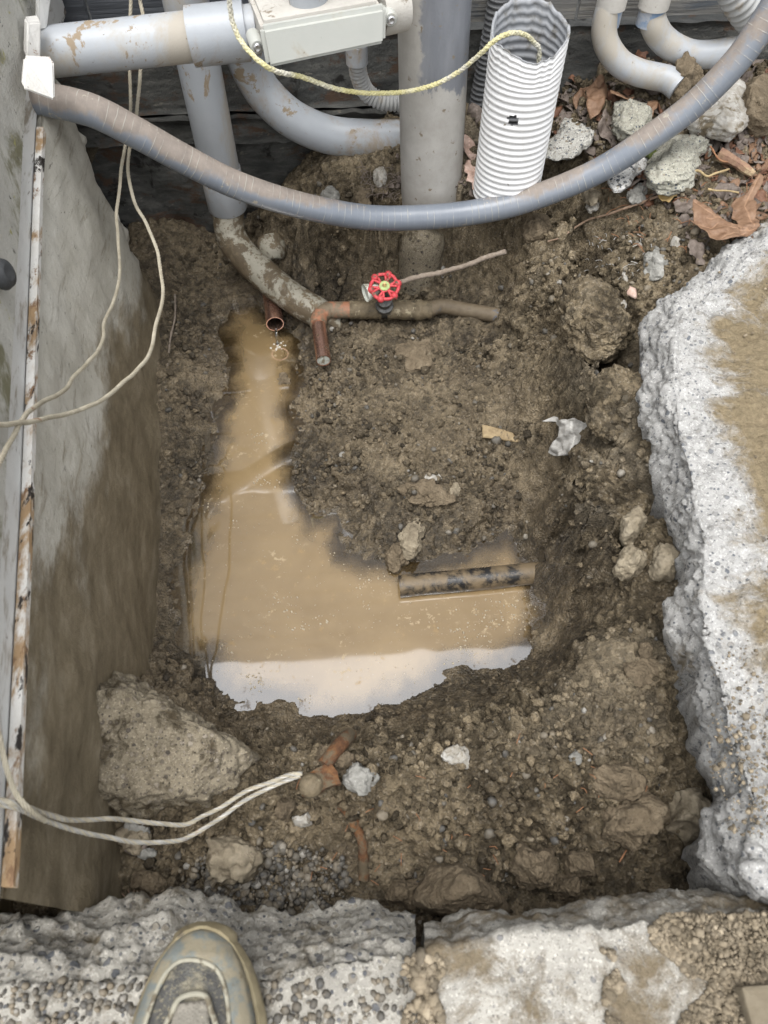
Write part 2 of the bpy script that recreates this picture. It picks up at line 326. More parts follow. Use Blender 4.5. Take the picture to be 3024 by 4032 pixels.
def frames(P):
    T = np.gradient(P, axis=0); T /= np.linalg.norm(T, axis=1)[:, None]+1e-12
    N = np.zeros_like(T); a = np.array([0, 0, 1.]) if abs(T[0, 2]) < .9 else np.array([1., 0, 0])
    n = a - T[0]*(a@T[0]); n /= np.linalg.norm(n)
    for i in range(len(P)):
        n = n - T[i]*(n@T[i]); n /= np.linalg.norm(n); N[i] = n
    return T, N, np.cross(T, N)
def tube(P, r, seg=24, hollow=0., caps=True, inner_len=.06, both=False):
    """swept tube; r number or array; hollow = wall thickness (last end open, both ends if both)"""
    P = np.asarray(P, float); n = len(P); T, N, B = frames(P)
    r = np.full(n, r) if np.isscalar(r) else np.asarray(r)
    s = np.concatenate([[0], np.cumsum(np.linalg.norm(np.diff(P, axis=0), axis=1))])
    idx = list(range(n)); rad = list(r)
    if hollow:
        back = [i for i in range(n-1, -1, -1) if s[-1]-s[i] <= inner_len]
        idx += back; rad += [r[i]-hollow for i in back]
    a = np.linspace(0, 2*math.pi, seg, endpoint=False)
    V = np.concatenate([P[i]+q*(np.cos(a)[:, None]*N[i]+np.sin(a)[:, None]*B[i]) for i, q in zip(idx, rad)])
    Fc = [list(f) for f in grid_faces(len(idx), seg, False, True)[:, ::-1]]
    if caps:
        Fc.append(list(range(seg)))
        Fc.append([(len(idx)-1)*seg + k for k in range(seg)][::-1])
    al = np.repeat(s[idx], seg)
    return V, Fc, al
def path_r(P, fn):
    s = np.concatenate([[0], np.cumsum(np.linalg.norm(np.diff(P, axis=0), axis=1))]); return fn(s)
def pipe(name, P, r, mat, parent=None, seg=28, **k):
    V, Fc, al = tube(P, r, seg, **k); return add(name, V, Fc, mat, parent, attrs={'along': al})
def lathe(prof, seg, org, axis):
    axis = np.array(axis, float); axis /= np.linalg.norm(axis); a0 = np.array([0, 0, 1.]) if abs(axis[2]) < .9 else np.array([1., 0, 0])
    n = a0-axis*(a0@axis); n /= np.linalg.norm(n); b = np.cross(axis, n); a = np.linspace(0, 2*math.pi, seg, endpoint=False)
    V = np.concatenate([np.array(org)+h*axis+rr*(np.cos(a)[:, None]*n+np.sin(a)[:, None]*b) for rr, h in prof])
    Fc = [list(f) for f in grid_faces(len(prof), seg, False, True)[:, ::-1]]
    Fc.append(list(range(seg))); Fc.append([(len(prof)-1)*seg+k for k in range(seg)][::-1])
    return V, Fc
def polyfill(poly, sp):
    poly = [tuple(p) for p in poly]; n = len(poly); A = np.array(poly)
    xs = np.arange(A[:, 0].min(), A[:, 0].max(), sp); ys = np.arange(A[:, 1].min(), A[:, 1].max(), sp*.87)
    X, Y = np.meshgrid(xs, ys); X = X + (np.arange(len(ys)) % 2)[:, None]*sp/2
    Q = np.stack([X.ravel(), Y.ravel()], 1); Q = Q[(sdist(Q, A) < -sp*.45)]
    pts = [Vector(p) for p in poly] + [Vector(q) for q in Q]
    v, e, f, *_ = delaunay_2d_cdt(pts, [(i, (i+1) % n) for i in range(n)], [], 1, 1e-7)
    return np.array([tuple(q) for q in v]), [list(q) for q in f]
def sdist(Q, A):
    n = len(A); d = np.full(len(Q), 1e9); ins = np.zeros(len(Q), bool)
    for i in range(n):
        a, b = A[i], A[(i+1) % n]; ab = b-a; t = np.clip(((Q-a)@ab)/(ab@ab+1e-15), 0, 1)
        d = np.minimum(d, np.linalg.norm(Q-a-t[:, None]*ab, axis=1))
        c = ((a[1] > Q[:, 1]) != (b[1] > Q[:, 1])); x = a[0]+(Q[:, 1]-a[1])*(b[0]-a[0])/(b[1]-a[1]+1e-15)
        ins ^= c & (Q[:, 0] < x)
    return np.where(ins, -d, d)
def dens(poly, sp):
    out = []
    for i in range(len(poly)):
        a, b = np.array(poly[i]), np.array(poly[(i+1) % len(poly)]); n = max(1, int(np.linalg.norm(b-a)/sp))
        out += [a+(b-a)*k/n for k in range(n)]
    return np.array(out)
def wob(poly, amp, sp, s=0):
    P = dens(poly, sp); Q = np.column_stack([P, np.zeros(len(P))])
    return P + amp*np.stack([fbm(Q/(sp*4), s, 3), fbm(Q/(sp*4)+9, s+5, 3)], 1)

# ================================================================== THE GROUND
WZ = -.33                                             # water level; the slab top is z = 0
def wall_x(y): return -.285 - .15*y                   # face of the left concrete wall
def back_y(x): return 1.42 + .073*x                   # face of the foundation behind
PUD = [(480,700),(500,672),(545,660),(600,685),(640,705),(648,760),(640,800),(652,835),(615,880),(642,920),(625,965),(635,1010),(640,1060),(655,1105),(668,1140),(700,1122),(726,1108),(732,1150),(745,1200),(780,1208),(830,1220),(870,1232),(930,1225),(1000,1200),(1060,1172),(1108,1152),(1112,1180),(1150,1225),(1165,1290),(1165,1340),(1140,1390),(1100,1437),(1060,1442),(1000,1440),(930,1480),(860,1508),(800,1528),(730,1540),(660,1545),(640,1512),(560,1510),(500,1505),(460,1460),(430,1415),(388,1392),(378,1300),(398,1230),(428,1120),(450,1030),(468,940),(490,870),(500,800),(488,740)]
pud = np.array([Pz(x*O, y*O, WZ)[:2] for x, y in PUD])
# measured heights: overview x, y, z, roughness of the soil there
CP = [(360,1350,-.325,.3),(365,1200,-.318,.3),(365,1000,-.30,.3),(360,900,-.285,.4),(385,800,-.285,.7),(400,700,-.297,.8),(440,630,-.297,.8),(340,620,-.28,.5),(330,500,-.23,.5),(420,900,-.315,.6),(450,760,-.31,.7),
(700,900,-.295,1),(720,1050,-.30,1),(850,900,-.262,1),(1000,900,-.262,.8),(850,1050,-.275,.9),(850,1170,-.30,.9),(1000,1120,-.295,.9),(1080,1000,-.28,.8),(1080,1100,-.305,.9),(700,760,-.29,1),(680,830,-.305,1),(850,770,-.275,1),(1000,780,-.262,1),(1080,850,-.262,.9),(700,668,-.30,.6),(780,668,-.295,.6),(860,668,-.295,.6),(930,668,-.29,.6),(1000,680,-.282,.6),(1080,692,-.27,.7),(760,720,-.295,.9),(900,710,-.288,.9),(1050,715,-.268,.9),
(1135,1000,-.30,.25),(1160,1100,-.315,.3),(1190,1200,-.31,.3),(1205,1300,-.30,.25),(1190,1400,-.31,.35),(1200,1050,-.27,.3),(1225,1050,-.2,.6),(1225,1150,-.27,.3),(1255,1150,-.19,.7),(1235,1250,-.265,.3),(1265,1250,-.18,.8),(1228,1350,-.26,.3),(1258,1350,-.17,.4),(1195,1440,-.265,.3),(1220,1445,-.17,.4),(1240,960,-.19,.7),(1290,900,-.12,.8),(1250,1060,-.17,.8),(1330,1100,-.09,.8),(1300,1000,-.1,.7),(1380,1130,-.085,.9),(1440,1190,-.08,1),(1320,1220,-.165,.9),(1310,1350,-.165,.9),(1400,1300,-.13,.9),(1420,1450,-.13,.9),
(1180,900,-.24,.6),(1180,760,-.2,.8),(1130,690,-.19,.9),(1235,720,-.1,.8),(1230,800,-.115,.8),(1280,800,-.075,.8),(1330,900,-.07,.7),(1390,1000,-.07,.8),(1200,620,-.11,.9),(1290,660,-.055,1),(1370,620,-.045,1),(1440,500,-.02,1),(1500,450,-.01,1),(1600,350,0,1),(1640,205,.05,1),(1400,240,.03,1),(1300,260,.012,1),(1459,190,.058,1),(1530,172,.062,1),(1600,185,.055,1),(1400,300,-.005,1),(1350,520,-.04,1),(1250,530,-.06,1),
(640,570,-.25,.9),(610,650,-.31,.6),(700,600,-.25,.9),(780,640,-.285,.7),(700,640,-.29,.7),(860,640,-.28,.7),(930,645,-.27,.7),(740,560,-.15,.9),(840,600,-.235,.8),(780,600,-.235,.8),(920,590,-.19,.8),(1000,630,-.235,.9),(1080,650,-.215,.9),(1150,560,-.09,.9),(1060,560,-.115,.9),(960,520,-.1,.9),(880,500,-.085,.9),(750,480,-.08,.9),(650,480,-.1,.9),(640,400,-.06,.9),(800,400,-.045,.9),(950,430,-.055,.9),(1100,400,-.03,.9),(1250,440,-.03,.9),(1300,380,-.02,1),(850,340,-.035,.8),(700,340,-.055,.8),(590,420,-.13,.9),(540,470,-.225,.9),(480,560,-.30,.6),(420,560,-.29,.6),(480,500,-.262,.6),(380,480,-.235,.6),(560,540,-.285,.6),(580,600,-.27,.8),(520,640,-.3,.7),
(450,1480,-.31,.9),(400,1440,-.31,.7),(480,1560,-.27,.9),(560,1560,-.265,.9),(640,1590,-.21,.9),(740,1580,-.24,.9),(720,1625,-.155,1),(850,1560,-.25,.6),(950,1530,-.26,.5),(900,1602,-.15,.9),(1050,1490,-.28,.4),(1040,1545,-.16,.5),(1140,1470,-.29,.4),(1130,1535,-.15,.5),(1200,1500,-.15,.6),(1300,1500,-.135,.7),(1180,1600,-.135,.9),(800,1650,-.135,1),(1000,1650,-.13,1),(1300,1650,-.14,1),(1430,1590,-.14,1),(1500,1700,-.19,1),(1430,1760,-.2,1),(1250,1800,-.19,1.2),(1000,1850,-.2,1.2),(740,1750,-.185,1),(700,1850,-.21,.9),(500,1850,-.215,.9),(300,1860,-.21,.9),(200,1800,-.19,.8),(180,1650,-.15,.7),(250,1500,-.16,.6),(350,1600,-.135,.7),(450,1650,-.145,.8),(300,1750,-.165,.8),(560,1720,-.16,.8),(600,1670,-.18,.9),(150,1940,-.2,.8),(600,1950,-.225,.9),(900,1950,-.245,1),(1100,1970,-.24,1),(1400,1940,-.235,1),(1520,1880,-.23,1),(1520,1600,-.17,1)]
LIP = [(2183,984,-.105,-.165),(2228,1156,-.095,-.2),(2234,1245,-.09,-.21),(2267,1340,-.088,-.2),(2330,1418,-.08,-.17),(2378,1485,-.075,-.12),(2334,1518,-.08,-.17),(2323,1591,-.085,-.19),(2345,1660,-.085,-.18),(2290,1760,-.09,-.2),(2267,1858,-.092,-.2),(2275,1960,-.092,-.2),(2321,2023,-.09,-.19),(2358,2079,-.088,-.19),(2430,2120,-.085,-.18)]
for x, y, a_, b_ in LIP: CP += [((x+14)/O, y/O, a_, .8), ((x-20)/O, y/O, b_-.03, .7), ((x+60)/O, y/O, a_+.006, .9)]
LIP2 = [(860,2900),(1000,2985),(1150,2975),(1300,2935),(1500,2895),(1700,2850),(1900,2795),(2080,2710),(2200,2600),(2255,2480)]
for x, y in LIP2: CP += [(x/O, (y+24)/O, -.15, .9), (x/O, (y-60)/O, -.285, .5)]
cpw = [(*Pz(x*O, y*O, z), r) for x, y, z, r in CP]
cpw += [(-.6, 1.5, -.26, .6), (-.3, 1.5, -.25, .6), (.2, 1.5, -.0, .8), (.8, 1.5, .03, 1), (.8, 1.0, -.06, .8), (.8, .5, -.15, .8), (.8, -.1, -.2, .8), (-.5, -.1, -.24, .6), (0, -.12, -.26, .8), (.4, -.12, -.25, .8), (-.55, .8, -.3, .5), (-.45, .3, -.25, .5)]
cpw += [(*q, WZ+.001, .6) for q in pud]
cpw = np.array(cpw)
def rbf_fit(X, v, lam=1e-4):
    d = np.linalg.norm(X[:, None]-X[None], axis=2); n = len(X)
    A = np.zeros((n+1, n+1)); A[:n, :n] = -d; A[:n, :n] += lam*np.eye(n); A[n, :n] = 1; A[:n, n] = 1
    return np.linalg.solve(A, np.append(v, 0))
wz_ = rbf_fit(cpw[:, :2], cpw[:, 2], 4e-4)
def rbf(Q, wt):
    out = np.empty(len(Q))
    for i in range(0, len(Q), 20000):
        q = Q[i:i+20000]; out[i:i+20000] = -np.linalg.norm(q[:, None]-cpw[None, :, :2], axis=2)@wt[:-1]+wt[-1]
    return out
X0, X1, Y0, Y1, GS = -.56, .74, -.08, 1.52, .0025
gx = np.arange(X0, X1, GS); gy = np.arange(Y0, Y1, GS); NX, NY = len(gx), len(gy)
GX, GY = np.meshgrid(gx, gy, indexing='ij'); Q2 = np.stack([GX.ravel(), GY.ravel()], 1)
# coarse evaluation then bilinear
cs = 4
cxs = np.arange(X0, X1+GS*cs*2, GS*cs); cys = np.arange(Y0, Y1+GS*cs*2, GS*cs)
CQ = np.stack(np.meshgrid(cxs, cys, indexing='ij'), -1).reshape(-1, 2)
def bil(Gc, Q):
    u = (Q[:, 0]-X0)/(GS*cs); v = (Q[:, 1]-Y0)/(GS*cs); i = np.clip(u.astype(int), 0, len(cxs)-2); j = np.clip(v.astype(int), 0, len(cys)-2); u = u-i; v = v-j
    return Gc[i, j]*(1-u)*(1-v)+Gc[i+1, j]*u*(1-v)+Gc[i, j+1]*(1-u)*v+Gc[i+1, j+1]*u*v
Zc = rbf(CQ, wz_).reshape(len(cxs), len(cys)); 
dq = np.linalg.norm(CQ[:, None]-cpw[None, :, :2], axis=2)**2+3e-4; wq = 1/dq**1.5
Rc = ((wq@cpw[:, 3])/wq.sum(1)).reshape(len(cxs), len(cys)); Sc = sdist(CQ, pud).reshape(len(cxs), len(cys))
zb = bil(Zc, Q2); rough = bil(Rc, Q2); sdp = bil(Sc, Q2)
Q3 = np.column_stack([Q2, np.zeros(len(Q2))])
jag = .010*fbm(Q3/.05, 50, 4)
sdp2 = sdp + jag
zin = WZ - np.clip(-sdp2*.45, 0, .05)
zout = np.maximum(zb, WZ + np.clip(sdp2*.16, 0, .006))
zb = np.where(sdp2 < 0, np.minimum(zin, WZ-.001), zout)
tr_ = (Q2[:, 0] > -.26) & (Q2[:, 0] < .36); tz = -.292+np.clip((Q2[:, 1]-1.165+.006*fbm(Q3/.03, 44, 3))/.05, 0, 1)**1.5*.12+.02*sstep(.06, .2, Q2[:, 0])+.2*np.clip((Q2[:, 0]-.2)/.09, 0, 2)**1.6+.2*np.clip((-.15-Q2[:, 0])/.08, 0, 2)**1.6
zb = np.where(tr_ & (Q2[:, 1] > 1.02) & (Q2[:, 1] < 1.215), np.minimum(zb, tz), zb)
st_ = np.hypot((Q2[:, 0]+.235), np.clip(1.05-Q2[:, 1], 0, 1)) ; zb = np.where((st_ < .05) & (Q2[:, 1] < 1.2), np.minimum(zb, np.maximum(-.318, -.318+(st_-.03)*2)), zb)
Zg = zb.reshape(NX, NY)
def terr(x, y):
    i = int(np.clip(round((x-X0)/GS), 0, NX-1)); j = int(np.clip(round((y-Y0)/GS), 0, NY-1)); return Zt[i, j]
Zt = Zg
def Pt(x, y):                                        # picture point -> point on the ground
    d = ray(x, y); t = .5
    for _ in range(1200):
        p = C0+d*t
        if p[2] <= terr(p[0], p[1]): break
        t += .0015
    return p
# real relief: lumps, clods and crumbs pushed out along the surface normal
gxz, gyz = np.gradient(Zg, GS); nrm = np.stack([-gxz, -gyz, np.ones_like(Zg)], -1); nrm[..., :2] = np.clip(nrm[..., :2], -2.5, 2.5)
nrm /= np.linalg.norm(nrm, axis=2)[..., None]; nrm = nrm.reshape(-1, 3)
P3 = np.column_stack([Q2, zb])
dry = sstep(-.004, .012, sdp2)                       # 0 under water
big = fbm(P3/.11, 3, 4)
f1, f2, c1 = worley(P3/.034+.3*np.stack([vnoise(P3/.02, 70+k) for k in range(3)], 1), 20); d1 = np.sqrt(np.clip(1-(f1/.62)**2, 0, 1))*np.clip(c1*1.6-.5, 0, 1)
f1, f2, c2 = worley(P3/.0155+.3*np.stack([vnoise(P3/.01, 80+k) for k in range(3)], 1), 30); d2 = np.sqrt(np.clip(1-(f1/.66)**2, 0, 1))*np.clip(c2*1.4-.2, 0, 1)
f1, f2, c3 = worley(P3/.0078, 40); d3 = np.sqrt(np.clip(1-(f1/.72)**2, 0, 1))*c3
patchy = sstep(-.25, .45, fbm(P3/.09, 91, 3))        # crumbly here, smeared there
rr = rough*(.6+.5*patchy)
disp = .008*big*np.clip(rough, .25, 1) + rr*(.018*d1+.0145*d2+.0062*d3) + .0014*fbm(P3/.006, 61, 3)*np.clip(rough, .3, 1) - .012*rough
disp *= (.18+.82*dry)
disp += np.where(sdp2 < 0, .004*fbm(P3/.03, 77, 4), 0)
TV = P3 + nrm*disp[:, None]
TV[:, 2] = np.where(sdp2 < -.012, np.minimum(TV[:, 2], WZ-.0015), TV[:, 2])
Zt = TV[:, 2].reshape(NX, NY)
tint = np.clip(.5+.45*(c2-.5)*(d2 > .05)+.45*(c3-.5)+.25*(c1-.5)*(d1 > .1)+.22*fbm(P3/.16, 33, 3), 0, 1)
wet_shade = np.clip(sstep(.10, .0, sdp)*(.55+.45*sstep(-.3, .3, fbm(P3/.05, 8, 3))) + .55*sstep(-.13, -.28, zb), 0, 1)  # damp near the water; depth term mixes damp with painted pit-wall shade
pale = .5*sstep(.15, .6, fbm(P3/.12, 15, 4))*sstep(-.2, -.05, zb)*.7
ground = add('ground', TV, grid_faces(NX, NY), M['soil'], attrs={'tint': tint, 'wet_shade': wet_shade, 'pale': pale, 'shore': sstep(.022, .002, sdp2)*sstep(-.2, .35, fbm(P3/.012, 19, 2))}, org=np.zeros(3)); tag(ground, kind='structure')
# the yard round the dig, out to the horizon
yv, yf = [], []
for (a, b, c, d) in ((-60, X0, -60, 60), (X1-.003, 60, -60, 60), (X0, X1-.003, Y1-.003, 60), (X0, X1-.003, -60, Y0)):
    k = len(yv); yv += [(a, c, -.06), (b, c, -.06), (b, d, -.06), (a, d, -.06)]; yf.append((k, k+1, k+2, k+3))
yard = add('yard', yv, yf, soil_mat('yard_soil', 1.), smooth=False); tag(yard, kind='structure')

# ------------------------------------------------------------------ muddy water
exp_ = [tuple(p) for p in pud]; ctr = pud.mean(0)
wv, wf = [], []
wx = np.arange(pud[:, 0].min()-.03, pud[:, 0].max()+.03, .004); wy = np.arange(pud[:, 1].min()-.03, pud[:, 1].max()+.03, .004)
WG = np.stack(np.meshgrid(wx, wy, indexing='ij'), -1).reshape(-1, 2); ws = sdist(WG, pud)
gi = np.clip(((WG[:, 0]-X0)/GS).round().astype(int), 0, NX-1); gj = np.clip(((WG[:, 1]-Y0)/GS).round().astype(int), 0, NY-1)
dep = WZ-Zt[gi, gj]
wfa = grid_faces(len(wx), len(wy)); wfa = wfa[(ws[wfa] < .028).all(1)]
rip = .00007*fbm(np.column_stack([WG, np.zeros(len(WG))])/.06, 5, 2)
def water_mat():
    t = NT('muddy_water')
    dp = t.attr('depth')
    c = t.ramp(t.noise(5, 5, .6, (1, 1, 1), .6), [(.35, (.265, .184, .09)), (.65, (.35, .25, .128))])
    spk = t.rng(t.noise(260, 2, .5), .70, .735); c = t.mix(spk, c, (.42, .36, .27))
    scum = t.math('MULTIPLY', t.rng(t.noise(9, 3, .6), .5, .6), t.rng(t.noise(75, 6, .7), .56, .62)); c = t.mix(t.math('MULTIPLY', scum, .6), c, (.48, .40, .28))
    dif = t.n('ShaderNodeBsdfDiffuse'); t.put(dif.inputs[0], c)
    tr = t.n('ShaderNodeBsdfTransparent'); tr.inputs[0].default_value = (.72, .6, .42, 1)
    m1 = t.n('ShaderNodeMixShader'); t.l(t.rng(t.math('ADD', dp, t.math('MULTIPLY', t.math('SUBTRACT', t.noise(28, 5), .5), .01)), .0, .022, .12, 1.), m1.inputs[0]); t.l(tr.outputs[0], m1.inputs[1]); t.l(dif.outputs[0], m1.inputs[2])
    gl = t.n('ShaderNodeBsdfGlossy'); t.put(gl.inputs['Roughness'], .035)
    fr = t.n('ShaderNodeFresnel'); fr.inputs[0].default_value = 3.5
    film = t.math('MULTIPLY', t.rng(t.noise(34, 6, .7), .60, .68, 1., .35), t.rng(scum, 0, 1, 1., .25))
    m2 = t.n('ShaderNodeMixShader'); t.l(t.math('MULTIPLY', fr.outputs[0], film), m2.inputs[0]); t.l(m1.outputs[0], m2.inputs[1]); t.l(gl.outputs[0], m2.inputs[2])
    t.l(m2.outputs[0], t.o.inputs['Surface']); t.t.nodes.remove(t.b)
    return t.m
water = add('water', np.column_stack([WG, WZ+rip]), wfa, water_mat(), attrs={'depth': dep}); tag(water, kind='structure')

# ------------------------------------------------------------------ crumbs, pebbles, gravel (too many to count)
ICO = {}
def ico(sub):
    if sub not in ICO:
        bm = bmesh.new(); bmesh.ops.create_icosphere(bm, subdivisions=sub, radius=1); ICO[sub] = (np.array([v.co[:] for v in bm.verts]), np.array([[v.index for v in f.verts] for f in bm.faces])); bm.free()
    return ICO[sub]
def scatter(name, pos, size, mat, flat=(.5, 1.), lump=.22, smooth=True, parent=None, subd=1, seed=0, extra=None, sink=.25):
    r = np.random.default_rng(seed); n = len(pos); v0, f0 = ico(subd); k = len(v0)
    A = r.normal(size=(n, 3, 3)); U, _, Vt = np.linalg.svd(A)
    S = np.stack([np.ones(n), r.uniform(.65, 1, n), r.uniform(*flat, n)], 1)*size[:, None]
    L = 1+lump*r.normal(size=(n, k))
    loc = v0[None]*L[..., None]
    V = np.einsum('nij,nkj->nki', U, loc*S[:, None]) + pos[:, None]
    Fc = (f0[None]+np.arange(n)[:, None, None]*k).reshape(-1, 3)
    ti = np.repeat(np.clip(r.normal(.5, .22, n), 0, 1), k)
    at = {'tint': ti, 'wet_shade': np.repeat(extra[0], k) if extra is not None else np.zeros(n*k), 'pale': np.repeat(extra[1], k) if extra is not None else np.zeros(n*k)}
    o = add(name, V.reshape(-1, 3), Fc, mat, parent, attrs=at, smooth=smooth); tag(o, kind='stuff'); return o
vis = (Q2[:, 0] > wall_x(Q2[:, 1])+.01) & (Q2[:, 1] > .02) & (Q2[:, 1] < back_y(Q2[:, 0])-.01) & (sdp2 > .004)
ids = np.flatnonzero(vis); pw = (rr*(.25+patchy))[ids]; pw /= pw.sum()
pick = rng.choice(ids, 9500, p=pw, replace=False)
sz = np.clip(rng.lognormal(math.log(.0029), .5, len(pick)), .0013, .0085)
crumbs = scatter('soil_crumbs', TV[pick]+nrm[pick]*(sz*.35)[:, None], sz, M['clod'], seed=2, smooth=False, subd=2, lump=.16, extra=(wet_shade[pick], pale[pick]))
tag(crumbs, 'loose brown crumbs of soil covering the floor and banks of the pit', 'soil')
pick = rng.choice(ids, 900, p=pw, replace=False); sz = np.clip(rng.lognormal(math.log(.0035), .4, len(pick)), .0018, .009)
peb = scatter('pebbles', TV[pick]+nrm[pick]*(sz*.3)[:, None], sz, M['gravel'], seed=3, lump=.12, subd=2)
tag(peb, 'small grey and pale pebbles scattered through the dug soil', 'pebbles')
# pea gravel pocket by the kerb
gp = []
for _ in range(1500):
    x, y = rng.uniform(620, 1420), rng.uniform(3290, 3600)
    e = ((x-1060)/330)**2+((y-3470)/150)**2
    if e < rng.uniform(.5, 1.15): gp.append(Pt(x, y))
gp = np.array(gp); sz = np.clip(rng.lognormal(math.log(.0036), .4, len(gp)), .0017, .008)
grv = scatter('pea_gravel', gp+np.array([0, 0, .003]), sz, M['gravel'], flat=(.55, .9), lump=.07, seed=5)
tag(grv, 'pocket of dark rounded pea gravel against the front kerb', 'gravel')

# ================================================================== WALLS, SLABS
def strip_slab(name, S, T, far, nface, ntop, mat, amp_face, amp_top, step=.004, seed=0, under=(.06, -.16), label='', cat='concrete slab', dz_top=0.):
    """S: lower broken edge, T: upper edge (lists of points in place); far: vector from T inward"""
    def res(P, n):
        P = cr(P, .002); s = np.concatenate([[0], np.cumsum(np.linalg.norm(np.diff(P, axis=0), axis=1))]); u = np.linspace(0, s[-1], n)
        return np.stack([np.interp(u, s, P[:, k]) for k in range(3)], 1)
    L = np.linalg.norm(np.diff(np.array(T), axis=0), axis=1).sum(); n = int(L/step)
    S, T = res(S, n), res(T, n); far = np.array(far, float); inw = far/np.linalg.norm(far)
    rows = [S + inw*under[0] + np.array([0, 0, under[1]]), S + inw*under[0]*.3 + np.array([0, 0, under[1]*.45])]
    for k in range(nface+1):
        t = k/nface; q = S*(1-t)+T*t; q[:, 2] += .012*math.sin(math.pi*t); rows.append(q)
    tt = np.linspace(0, 1, ntop+1)[1:]**1.5
    for t in tt: rows.append(T+far*t)
    rows.append(T+far+np.array([0, 0, -.2]))
    G = np.stack(rows, 0); sh = G.shape
    du = np.gradient(G, axis=0); dv = np.gradient(G, axis=1); N = np.cross(du, dv); N /= np.linalg.norm(N, axis=2)[..., None]+1e-9
    if N[nface+4, n//2, 2] < 0: N = -N
    P = G.reshape(-1, 3); am = np.full(sh[0], amp_top); am[:nface+3] = amp_face; am[nface+3:nface+7] = np.linspace(amp_face, amp_top, 4); am[-1] = 0
    am = np.repeat(am, n)
    PJ = P+.004*np.stack([fbm(P/.012, seed+k, 2) for k in (20, 25, 30)], 1)
    f1, f2, ci = worley(PJ/np.array([.03, .03, .022]), seed+4); g1, g2, gi_ = worley(PJ/.012, seed+8)
    d = am*(1.3*fbm(P/.07, seed, 3)+1.1*(.35-np.abs(fbm(P/.03, seed+11, 4)))+.9*(ci-.5)*sstep(.0, .12, f2-f1)+.5*(gi_-.5)*sstep(0, .15, g2-g1)+.3*fbm(P/.006, seed+3, 3))
    V = P+N.reshape(-1, 3)*d[:, None]
    inner = np.repeat(np.concatenate([np.zeros(nface+3), np.clip(tt*5, 0, 1), [1]]), n)
    o = add(name, V, grid_faces(sh[0], n), mat, attrs={'inner': inner}); tag(o, label, cat)
    return o, V.reshape(sh)
Tp = [Pz(x, y, z) for x, y, z in ((165, 420, .175), (150, 700, .13), (140, 1000, .1), (122, 1500, .085), (105, 2000, .08), (75, 2650, .07), (45, 3300, .06), (25, 3640, .055))]
Tp = np.array(Tp)[::-1]
def xt(y): return np.interp(y, Tp[:, 1], Tp[:, 0]) + np.where(y < Tp[0, 1], (y-Tp[0, 1])*-.2, 0) + np.where(y > Tp[-1, 1], (y-Tp[-1, 1])*-.1, 0)
def zt(y): return np.interp(y, Tp[:, 1], Tp[:, 2])
def xb(y): return -.285-.15*y
# --- left concrete wall
def wall_mat():
    t = NT('stained_concrete_wall')
    sp = t.n('ShaderNodeSeparateXYZ'); t.l(t.tc, sp.inputs[0]); z = sp.outputs[2]; yy = sp.outputs[1]
    c = t.ramp(t.noise(8, 8, .68, (1, .5, 1)), [(.3, (.34, .32, .265)), (.5, (.48, .46, .40)), (.72, (.60, .585, .53))])
    c = t.mix(t.rng(t.noise(40, 7, .7, (1, .2, 1.6)), .53, .68, 0, .6), c, (.22, .195, .15))
    c = t.mix(t.rng(t.noise(120, 6, .7, (1, .4, 1.6)), .60, .70, 0, .8), c, (.09, .08, .065))
    lim = t.math('ADD', t.math('MULTIPLY', t.noise(9, 8, .72, (1, .45, 1)), .44), t.math('MULTIPLY', t.math('SUBTRACT', .8, yy), .30))
    mud = t.rng(t.math('SUBTRACT', t.math('ADD', z, .31), lim), -.06, .05, 1, 0)
    mc = t.ramp(t.noise(30, 8, .72, (1, .45, 1.2)), [(.3, (.12, .096, .06)), (.52, (.21, .172, .112)), (.74, (.32, .275, .2))])
    c = t.mix(mud, c, mc)
    pv = t.n('ShaderNodeVectorMath'); pv.operation = 'DISTANCE'; t.l(t.map((1, 1, .38)), pv.inputs[0]); pv.inputs[1].default_value = (-.335, .40, -.016)
    og = t.math('MULTIPLY', t.rng(t.math('ADD', pv.outputs['Value'], t.math('MULTIPLY', t.noise(150, 4), .014)), .011, .018, 1, 0), t.rng(t.noise(300, 3), .42, .55, .2, .9))
    c = t.mix(og, c, (.55, .16, .03))
    nr = t.bump(t.noise(110, 8, .75), .0022); nr = t.bump(t.noise(14, 4), .003, 1., nr); nr = t.bump(t.math('MULTIPLY', mud, t.noise(260, 5, .7)), .003, 1., nr)
    t.set(Base_Color=c, Roughness=t.rng(mud, 0, 1, .85, .62), Specular_IOR_Level=.3, Normal=nr); return t.m
ys = np.arange(.052, 1.20, .006); vs = np.linspace(0, 1, 70)
Yw = ys[:, None]+0*vs[None]; Zw = -.42+(zt(ys)[:, None]+.42)*vs[None]; fz = (Zw+.33)/(zt(ys)[:, None]+.33); Xw = xb(Yw)*(1-fz)+xt(Yw)*fz
PW = np.stack([Xw, Yw, Zw], -1).reshape(-1, 3); nz = .006*fbm(PW/.12, 2, 4)+.0003*fbm(PW/.03, 9, 3); endr = sstep(1.13, 1.2, PW[:, 1])
PW[:, 0] += nz; PW[:, 1] += endr*(.03*fbm(PW*np.array([1, 0, 1])/.05, 12, 4)); PW[:, 0] -= endr**2*.05*(.6+.6*fbm(PW/.03, 14, 3))
PWb = PW.copy(); PWb[:, 0] -= .12
n_, m_ = len(ys), len(vs)
fr_ = grid_faces(n_, m_)[:, ::-1]; bk_ = grid_faces(n_, m_)+n_*m_
rim = [i*m_+m_-1 for i in range(n_)]; endc = [(n_-1)*m_+j for j in range(m_)]
sidef = [(rim[i], rim[i+1], rim[i+1]+n_*m_, rim[i]+n_*m_) for i in range(n_-1)]+[(endc[j+1], endc[j], endc[j]+n_*m_, endc[j+1]+n_*m_) for j in range(m_-1)]
